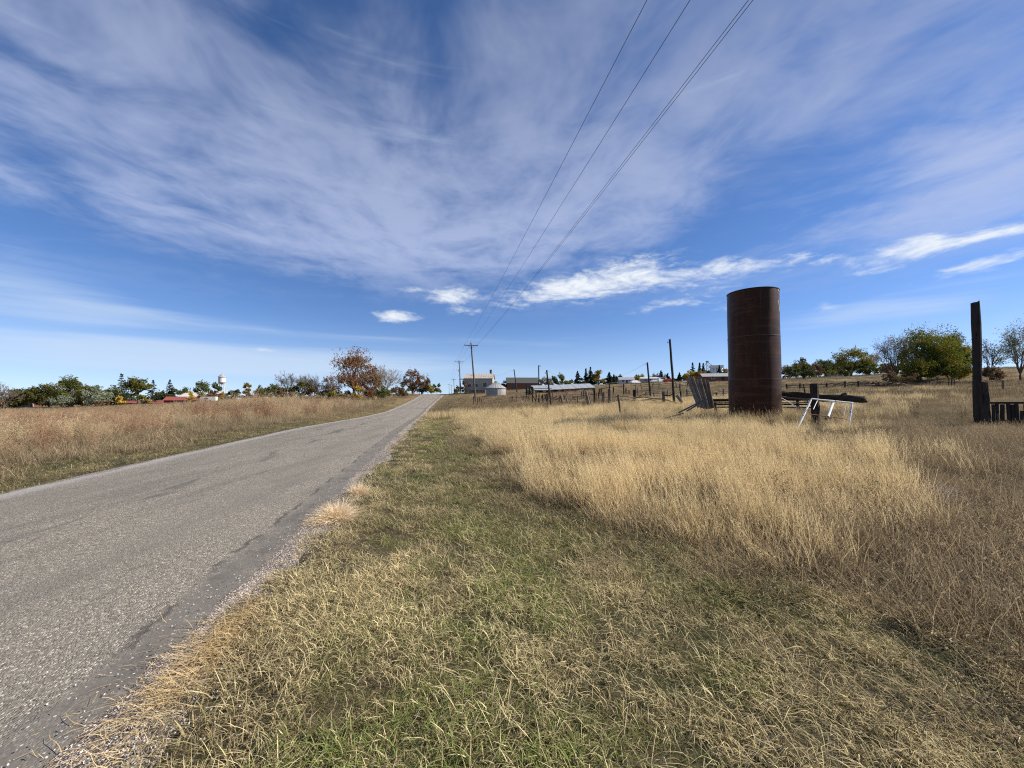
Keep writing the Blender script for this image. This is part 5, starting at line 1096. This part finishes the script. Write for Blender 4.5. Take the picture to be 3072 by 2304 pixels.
# lean-to before the house
ln0 = gp(1432, 101); ln = empty('lean_to_shed', ln0 - Vector((0, 0, .2)), 0, 'low grey lean-to with a slanting pale roof in front of the farmhouse', 'shed')
wall_box(MB(), -2.0, 2.2, -1, 1, -.5, 1.1).build('wall', M_grey, ln)
MB().quad((-2.4, -1.3, 1.0), (2.4, -1.3, 2.0), (2.4, 1.3, 2.1), (-2.4, 1.3, 1.1)).quad((-2.4, 1.3, 1.02), (2.4, 1.3, 2.02), (2.4, -1.3, 1.92), (-2.4, -1.3, .92)).quad((-2.4, -1.3, .92), (2.4, -1.3, 1.92), (2.4, -1.3, 2.0), (-2.4, -1.3, 1.0)).build('roof', M_tin, ln)
# grain bin
gb0 = gp(1488, 84); gb = empty('grain_bin', gb0 - Vector((0, 0, .1)), 0, 'round corrugated steel grain bin with conical ribbed roof', 'grain bin'); GR, GH = 2.12, 1.75
b = MB(); seg = 40; rows = 24
for i in range(rows+1):
    rr = GR + .025*(1 if i % 2 else -1); z_ = -.4 + (GH+.4)*i/rows
    for k in range(seg): a = 2*math.pi*k/seg; b.v.append((rr*math.cos(a), rr*math.sin(a), z_))
for i in range(rows):
    for k in range(seg): b.f.append((i*seg+k, i*seg+(k+1) % seg, (i+1)*seg+(k+1) % seg, (i+1)*seg+k))
b.build('wall', M_galv, gb)
rf = MB().tube([(0, 0, GH-.06), (0, 0, GH), (0, 0, GH+1.25)], [GR+.16, GR+.14, .3], 40, False).build('roof', M_galv, gb)
rm = MB().beam((GR+.12, 0, GH+.02), (.3, 0, GH+1.28), .05, .05).mesh('roof_rib', M_galv)
for k in range(20): link('roof_rib', rm, rf, rot=(0, 0, 2*math.pi*k/20))
MB().tube([(0, 0, GH+1.2), (0, 0, GH+1.42), (0, 0, GH+1.45), (0, 0, GH+1.6)], [.32, .32, .38, .05], 16).build('cap', M_galv, gb)
MB().box((0, 0, 0), (.1, .8, 1.4)).build('door', M_galv, gb, loc=(GR*math.cos(-1.2), GR*math.sin(-1.2), .75), rot=(0, 0, -1.2))
# brown barn
bz = gp(1565, 150); gable_house('brown_barn', bz + Vector((0, 0, .3)), R(3), 11.5, 7, 2.3, 1.9, M_brownwall, M_darkroof, 'long brown barn with dark roof and pale fascia behind the corral', 'barn', .35, doors=((-3, 0, 1.2, 1.9), (2.2, 0, 1.4, 1.9)))
o = MB().box((0, 0, 0), (12.3, .06, .22)).build('fascia', M_fascia, [q for q in COL.objects if q.name == 'brown_barn'][0], loc=(0, -3.9, 2.08))
# long shed with metal roof
sa, sb = pt(1604, 1171, 84), pt(1786, 1162, 92); sz = gp(1690, 88); sh = empty('long_shed', (sz.x, sz.y, sz.z), 0, 'long low open shed with bluish tin roof between the two leaning poles', 'shed')
ra, rb_ = pt(1593, 1157, 90), pt(1770, 1150.5, 99)
for i in range(9):
    t0, t1 = i/9, (i+1)/9 - .004; p = [lerp(sa, sb, t0), lerp(sa, sb, t1), lerp(ra, rb_, t1), lerp(ra, rb_, t0)]; j = Vector((0, 0, random.uniform(-.02, .03)))
    m_ = MB(); m_.v = [tuple(q - sz + j) for q in p] + [tuple(q - sz + j - Vector((0, 0, .06))) for q in p]; m_.f = [(0, 1, 2, 3), (7, 6, 5, 4), (0, 4, 5, 1), (1, 5, 6, 2), (2, 6, 7, 3), (3, 7, 4, 0)]; m_.build('roof_sheet', M_tin, sh)
for t in (0.02, .2, .36, .5, .66, .82, .97):
    q = lerp(sa, sb, t) + Vector((0, .25, -.1)); MB().tube([(q.x-sz.x, q.y-sz.y, tz(q.x, q.y)-sz.z-.3), tuple(q - sz)], .08, 6).build('post', M_dark, sh)
def shed_wall(t0, t1, y_, m, n_, nm='wall_board', hfrac=1.0):
    for k in range(n_):
        t = t0 + (t1-t0)*(k+.5)/n_; q = lerp(sa, sb, t) + Vector((0, y_, -.15)); zb = tz(q.x, q.y) - .2; w_ = (sb-sa).length*(t1-t0)/n_*.96; h_ = (q.z-zb)*hfrac
        MB().box((0, 0, 0), (w_, .03, h_)).build(nm, m, sh, loc=(q.x-sz.x, q.y-sz.y+random.uniform(-.03, .03), zb + h_/2 - sz.z), rot=(0, 0, math.atan2((sb-sa).y, (sb-sa).x)))
shed_wall(.48, .70, .4, M_brownwall, 9); shed_wall(.70, .99, .35, M_grey, 11); shed_wall(.26, .48, .5, M_dark, 8)
MB().quad(tuple(ra - sz + Vector((0, 0, -.1))), tuple(rb_ - sz + Vector((0, 0, -.1))), tuple(rb_ - sz + Vector((0, 0, -3.2))), tuple(ra - sz + Vector((0, 0, -3.2)))).build('back_wall', M_dark, sh)
# sheds on the left with red roofs
for (px, d, L_, W_, hw_, rise, wl, rfm, lab) in ((430, 140, 12.5, 6, .5, .8, M_redwall, M_redroof, 'long low shed with faded red roof below the tallest spruce'),
        (555, 135, 9.5, 6, 1.1, 1.1, M_redwall, M_redroof, 'dark red barn with pink red lower roof by the orange yellow tree'),
        (60, 150, 9, 6, 1.4, 1.2, M_redwall, M_redroof, 'small dark red shed behind the orange topped olive tree')):
    p = gp(px, d); gable_house('red_shed', p, math.atan((px-CX)/F_PX)*-.6, L_, W_, hw_, rise, wl, rfm, lab, 'shed', .3, doors=((0, 0, 1.6, hw_*.8),), group='red roofed sheds')
p = gp(605, 152); gable_house('white_roofed_house', p, .35, 11, 7, 2.0, 1.5, M_redwall, M_whiteroof, 'red house with white roof behind the dark red barn', 'house', .5, windows=((-2, .8, .9, .8), (2, .8, .9, .8)))
for (px, d, L_, lab) in ((28, 140, 3.2, 'white trailer half hidden by the grey brown tree'), (72, 128, 4.0, 'white tank trailer low in the grass below the olive tree'), (628, 118, 4.0, 'white camper with brown stains right of the dark red barn'), (690, 150, 4.5, 'small white shed right below the water tower')):
    p = gp(px, d); r = empty('white_trailer', p, .3, lab, 'trailer', 'white trailers in the left field')
    MB().box((0, 0, .95), (L_, 1.8, 1.1)).box((0, 0, 1.58), (L_*.94, 1.6, .16)).build('body', M_whitewall, r); MB().box((0, 0, 0), (.8, .04, .45)).build('window', M_glass, r, loc=(-.4, -.92, 1.1))
    for s in (-1, 1): MB().tube([(s*.6, -.95, .3), (s*.6, -.7, .3)], .3, 12).build('wheel', M_glass, r)
# water tower
wt0 = gp(665, 430); wt = empty('water_tower', wt0, .4, 'white water tower on tall legs with a conical roof', 'water tower'); top = pt(665, 1121, 430).z - wt0.z
ru = 3.35; zt, zb = pt(665, 1131, 430).z - wt0.z, pt(665, 1147, 430).z - wt0.z
MB().tube([(0, 0, zb), (0, 0, zt)], ru, 28, False).build('tank_body', M_whitewall, wt, True); MB().tube([(0, 0, zt-.15), (0, 0, zt), (0, 0, top)], [ru+.7, ru+.6, .1], 28).build('roof', M_greyroof, wt)
MB().tube([(0, 0, zb), (0, 0, zb-1.0), (0, 0, zb-1.9), (0, 0, zb-2.3)], [ru, ru*.85, ru*.5, .4], 28).build('bowl', M_galv, wt, True); MB().tube([(0, 0, zb-.1), (0, 0, zb+.1)], ru+.45, 28).build('walkway', M_galv, wt)
MB().tube([(0, 0, 0), (0, 0, zb-2)], .45, 12).build('riser', M_whitewall, wt)
for k in range(4):
    a = math.pi/4 + k*math.pi/2; MB().tube([(math.cos(a)*ru*1.75, math.sin(a)*ru*1.75, -1), (math.cos(a)*ru*.98, math.sin(a)*ru*.98, zb)], .32, 8).build('leg', M_whitewall, wt)
    a2 = a + math.pi/2; zf = zb*.5; f = 1.75 - .385; MB().tube([(math.cos(a)*ru*f, math.sin(a)*ru*f, zf), (math.cos(a2)*ru*f, math.sin(a2)*ru*f, zf)], .12, 6).build('strut', M_whitewall, wt)
# grain elevator in town
ge0 = gp(2150, 480); ge = empty('grain_elevator', ge0, -.3, 'pale concrete grain elevator with a leg tower above the town trees', 'grain elevator'); gt = pt(2150, 1097, 480).z - ge0.z
for k in range(4):
    MB().tube([(0, 0, -2), (0, 0, gt-2.5)], 1.9, 20).build('silo', M_conc, ge, True, loc=(-5.4 + k*3.6, 0, 0))
MB().box((0, 0, gt-1.3), (15.5, 4.4, 2.6)).build('headhouse', M_conc, ge); MB().box((0, 0, 0), (15.9, 4.8, .4)).build('roof', M_greyroof, ge, loc=(0, 0, gt+.1))
tt_ = pt(2128, 1084, 480).z - ge0.z; lt = MB()
for (ax, ay) in ((-1, -1), (1, -1), (1, 1), (-1, 1)): lt.tube([(ax*1.1, ay*1.1, 0), (ax*.9, ay*.9, tt_)], .16, 5)
for k in range(9): z_ = tt_*k/9; lt.beam((-1.1, -1.1, z_), (1.1, -1.1, z_ + tt_/9), .14, .14); lt.beam((1.1, -1.1, z_), (-1.1, -1.1, z_ + tt_/9), .14, .14)
lt.box((0, 0, tt_), (2.8, 2.8, 1.6)).build('leg_tower', M_galv, ge, loc=(-10.2, 0, 0)); MB().tube([(-10.2, 0, tt_), (-4, 0, gt)], .4, 8).tube([(-10.2, 0, tt_), (-13.5, 0, tt_-6)], .3, 8).build('spout', M_galv, ge)
# town houses, long low grey roof, hillside house
for (px, d, L_, hw_, rise, wl, rfm, lab) in ((1878, 190, 7, 1.9, 1.3, M_whitewall, M_greyroof, 'small house with grey roof behind the corral posts'), (1947, 185, 8, 2.0, .7, M_cream, M_whiteroof, 'pale mobile home behind the thin leaning pole'),
      (2162, 130, 12, 1.6, 1.1, M_brownwall, M_greyroof, 'long low building with grey roof left of the rusty tank'), (2512, 150, 6.5, 1.6, 1.6, M_whitewall, M_whiteroof, 'white roofed farmhouse among the hillside trees')):
    p = gp(px, d); gable_house('town_house', p, math.atan((px-CX)/F_PX)*-.5, L_, 6, hw_, rise, wl, rfm, lab, 'house', .35, windows=((-L_*.25, .8, 1.0, .8), (L_*.22, .8, 1.0, .8)), doors=((0, 0, .9, 1.7),))
def car(px, d, rz, body_m, label, L_=4.4, h_=1.45, van=False):
    p = gp(px, d); r = empty('parked_car', p, rz, label, 'van' if van else 'car', 'vehicles parked in town'); b = MB(); hx = L_/2; zt = h_; w_ = .88
    pr_ = [(-hx, .35), (-hx, .85), (-hx*.92, .95), (-hx*.62, zt if van else zt*.97), (hx*.25, zt), (hx*.55, .95), (hx*.97, .82), (hx, .35)] if not van else [(-hx, .35), (-hx, zt*.95), (-hx*.95, zt), (hx*.45, zt), (hx*.68, 1.1), (hx*.98, .95), (hx, .8), (hx, .35)]
    n_ = len(pr_)
    for s in (-1, 1):
        for (x_, z_) in pr_: b.v.append((x_, s*(w_ - (.14 if z_ > 1.0 else 0)), z_))
    for k in range(n_): b.f.append((k, (k+1) % n_, n_+(k+1) % n_, n_+k))
    b.f += [tuple(range(n_))[::-1], tuple(range(n_, 2*n_))]; b.build('body', body_m, r)
    MB().box((0, 0, 0), (L_*.42, .03, .34)).build('side_window', M_glass, r, loc=(-L_*.1, -w_+.1, zt-.3)); MB().box((0, 0, 0), (L_*.42, .03, .34)).build('side_window', M_glass, r, loc=(-L_*.1, w_-.1, zt-.3))
    for sx_ in (-.62, .62):
        for s in (-1, 1): MB().tube([(sx_*hx, s*w_*.98, .33), (sx_*hx, s*w_*.72, .33)], .33, 12).build('wheel', M_glass, r)
    return r
M_carw = mat('white_paint', lambda n: (.78, .78, .78), .3, .5); M_carr = mat('red_paint', lambda n: (.28, .03, .03), .3, .5); M_cars = mat('silver_paint', lambda n: (.42, .44, .47), .3, .5)
car(1967, 172, .1, M_carw, 'white car parked right of the pale mobile home'); car(1982, 180, -.1, M_cars, 'silver car parked between the white car and the white van', 4.2); car(1990, 170, .2, M_carw, 'white van parked left of the red pickup', 5.2, 2.1, True); car(2006, 168, .1, M_carr, 'red pickup parked behind the tallest leaning pole', 4.8, 1.6)
car(1905, 168, .3, M_carw, 'white car parked left of the yellow green town tree')

# ---------------------------------------------------------------- black cow grazing beyond the tank
def cow(px, d, rz, label):
    p = gp(px, d); me = bpy.data.meshes.new('body'); 
    J = [(0, 0, 1.05, .36), (.45, 0, 1.06, .36), (.85, 0, 1.1, .30), (1.15, 0, 1.0, .19), (1.38, 0, .78, .17), (1.52, 0, .52, .11), (-.45, 0, 1.05, .36), (-.85, 0, 1.1, .28), (-1.02, 0, 1.05, .08), (-1.06, 0, .55, .04)]
    E = [(0, 1), (1, 2), (2, 3), (3, 4), (4, 5), (0, 6), (6, 7), (7, 8), (8, 9)]
    for s in (-1, 1):
        k = len(J); J += [(.78, s*.2, .85, .17), (.80, s*.2, .45, .085), (.78, s*.2, .02, .065)]; E += [(2, k), (k, k+1), (k+1, k+2)]
        k = len(J); J += [(-.78, s*.2, .85, .20), (-.70, s*.2, .62, .11), (-.88, s*.2, .40, .07), (-.84, s*.2, .02, .06)]; E += [(7, k), (k, k+1), (k+1, k+2), (k+2, k+3)]
        k = len(J); J += [(1.30, s*.26, .86, .05)]; E += [(4, k)]
    me.from_pydata([j[:3] for j in J], E, []); me.materials.append(mat('black_hide', lambda n: n.mix(n.noise(objc(n), 4, 3), (.012, .010, .009), (.03, .024, .02)), .7, .25))
    o = link('cow', me, None, p, (0, 0, rz)); tag(o, label, 'cow')
    md = o.modifiers.new('skin', 'SKIN'); 
    if not me.skin_vertices: o.data.skin_vertices
    for i, j in enumerate(J): me.skin_vertices[0].data[i].radius = (j[3], j[3])
    me.skin_vertices[0].data[0].use_root = True
    sb_ = o.modifiers.new('smooth', 'SUBSURF'); sb_.levels = 1; sb_.render_levels = 1
    return o
def _skin(me): pass
for (cpx, cd, crz, clab) in ((2360, 118, R(195), 'black cow grazing on the hillside right of the tank'), (2598, 122, R(20), 'black cow standing below the pale bare hillside tree')):
    cow(cpx, cd, crz, clab)['group'] = 'cows on the hillside'
# ---------------------------------------------------------------- tumbleweeds and loose plants by the road
M_tumble = leafmat('tumbleweed', lambda n: n.mix(island(n), (.66, .50, .30), (.86, .72, .50)), .3)
def tumble(seed, rad, hgt, n=900, flat=1.0):
    """a dome of fine curving dry twigs fanning from a root"""
    r = np.random.default_rng(seed); V = []; Q = []
    for i in range(n):
        a = r.uniform(0, 6.283); e = r.uniform(.08, 1.4); d = np.array([np.cos(a)*np.cos(e), np.sin(a)*np.cos(e), np.sin(e)]); L_ = r.uniform(.45, 1.0)
        p = d*np.array([rad, rad, hgt])*r.uniform(.0, .55); q0 = len(V); k = 4; w0 = r.uniform(.0022, .0042); side = np.cross(d, r.normal(0, 1, 3)); side /= np.linalg.norm(side)
        dd = d.copy()
        for s in range(k+1):
            ww = w0*(1-.6*s/k); V += [p - side*ww/2, p + side*ww/2]
            if s < k: Q.append((q0+2*s, q0+2*s+1, q0+2*s+3, q0+2*s+2))
            dd = dd + r.normal(0, .28, 3); dd /= np.linalg.norm(dd); p = p + dd*np.array([rad, rad, hgt])*L_*.55/k; p[2] = max(p[2], .005)
    return np.array(V), np.array(Q)
def tumbleweed(px, py, rad, hgt, label, n=1100, name='tumbleweed', m=None, seed=1):
    u, w_ = ray(px, py); d = -EYE/w_; x_, y_ = u*d, d; root = empty(name, (x_, y_, tz(x_, y_) + .0), seed*1.3, label, 'tumbleweed' if name == 'tumbleweed' else 'weeds')
    link('twigs', np_mesh('twigs', *tumble(seed, rad, hgt, n), m or M_tumble), root); MB().tube([(0, 0, -.05), (.01, 0, .04), (.0, .01, .09)], [.012, .01, .006], 6).build('root', M_wood, root); return root
tumbleweed(1005, 1555, .46, .30, 'larger pale dry tumbleweed caught at the asphalt edge', 1900, seed=3)
tumbleweed(950, 1568, .28, .16, 'flat side tuft of dry tumbleweed lying against the larger one on the asphalt', 800, seed=8)
tumbleweed(1075, 1480, .30, .26, 'smaller tan tumbleweed behind the larger one beside the green grass', 1100, seed=4)
M_straw = leafmat('straw_mat', lambda n: n.mix(island(n), (.50, .36, .18), (.74, .58, .34)), .3)
def straw_bed(px, py, length, width, hgt, n, label, seed, m):
    """a tangled mat of dead stems lying along the road edge"""
    u, w_ = ray(px, py); d = -EYE/w_; x0, y0 = u*d, d; r = np.random.default_rng(seed); V = []; Q = []; rd = np.array([RD.x, RD.y]); rx = np.array([RX.x, RX.y])
    for i in range(n):
        a_, b_ = r.normal(0, length*.36), r.normal(0, width*.36); q = rd*a_ + rx*b_; th = math.atan2(-.6, -1) + r.normal(0, .75); p = np.array([q[0], q[1], abs(r.normal(0, hgt*.5)) + .004 + tz(x0 + q[0], y0 + q[1]) - tz(x0, y0)])
        ln = r.uniform(.06, .22); k = 5; w0 = r.uniform(.0010, .0020); n0 = len(V); el_ = r.uniform(-.1, .55)
        for s_ in range(k+1):
            sd_ = np.array([-math.sin(th), math.cos(th), r.normal(0, .3)])*w0*(1 - .5*s_/k); V += [p - sd_, p + sd_]
            if s_ < k: Q.append((n0+2*s_, n0+2*s_+1, n0+2*s_+3, n0+2*s_+2))
            p = p + np.array([math.cos(th)*math.cos(el_), math.sin(th)*math.cos(el_), math.sin(el_)])*ln/k; th += r.normal(0, .28); el_ -= r.uniform(0, .22)
    root = empty('straw_mat', (x0, y0, tz(x0, y0)), 0, label, 'straw'); link('stems', np_mesh('stems', np.array(V), np.array(Q), m), root); return root
straw_bed(440, 2060, .95, .36, .07, 2600, 'mat of dead orange straw spilling over the gravel edge', 5, M_straw)
straw_bed(640, 1920, .8, .40, .05, 1600, 'mat of brown straw behind the orange straw mat', 6, leafmat('brown_straw', lambda n: n.mix(island(n), (.34, .23, .11), (.60, .45, .24)), .3))
straw_bed(800, 1700, .9, .36, .04, 700, 'thin straw drift on the gravel below the larger tumbleweed', 7, M_straw)
tumbleweed(2830, 1530, .5, .35, 'grey bleached tumbleweed in the dull grass below the tall black post', 700, 'tumbleweed', leafmat('grey_tumbleweed', lambda n: n.mix(island(n), (.34, .28, .24), (.58, .50, .45)), .3), 9)
# taller weeds standing singly in the pasture
M_deadweed = leafmat('dead_weed', lambda n: n.mix(island(n), (.07, .045, .03), (.16, .11, .075)), .2)
dwm = [np_mesh('stalks', *bush(700 + i, 1.0, .3, 7, 16, .03), M_deadweed) for i in range(3)]
for i, (px, d, s, lab) in enumerate(((2745, 17, .85, 'darkest dead weed in the pasture left of the tall black post'), (2700, 17.5, .5, 'small dead weed left of the darkest dead weed'), (2885, 15, .6, 'low dead weed at the foot of the tall black post'), (2560, 12, .5, 'dead weed in the grass right of the pipe frame'),
        (1585, 33, .6, 'lone dark weed in the golden grass'), (2335, 5.2, .55, 'brown branching weed in the dull grass below the tank'), (2600, 5.0, .5, 'dark thin weed in the dull grass below the pipe frame'))):
    r = empty('dead_weed', gp(px, d), i, lab, 'weed', 'dead weeds in the field'); o = link('stalks', dwm[i % 3], r); o.scale = (s, s, s); MB().tube([(0, 0, -.05), (0, 0, .1)], [.012, .008], 5).build('root', M_deadweed, r)
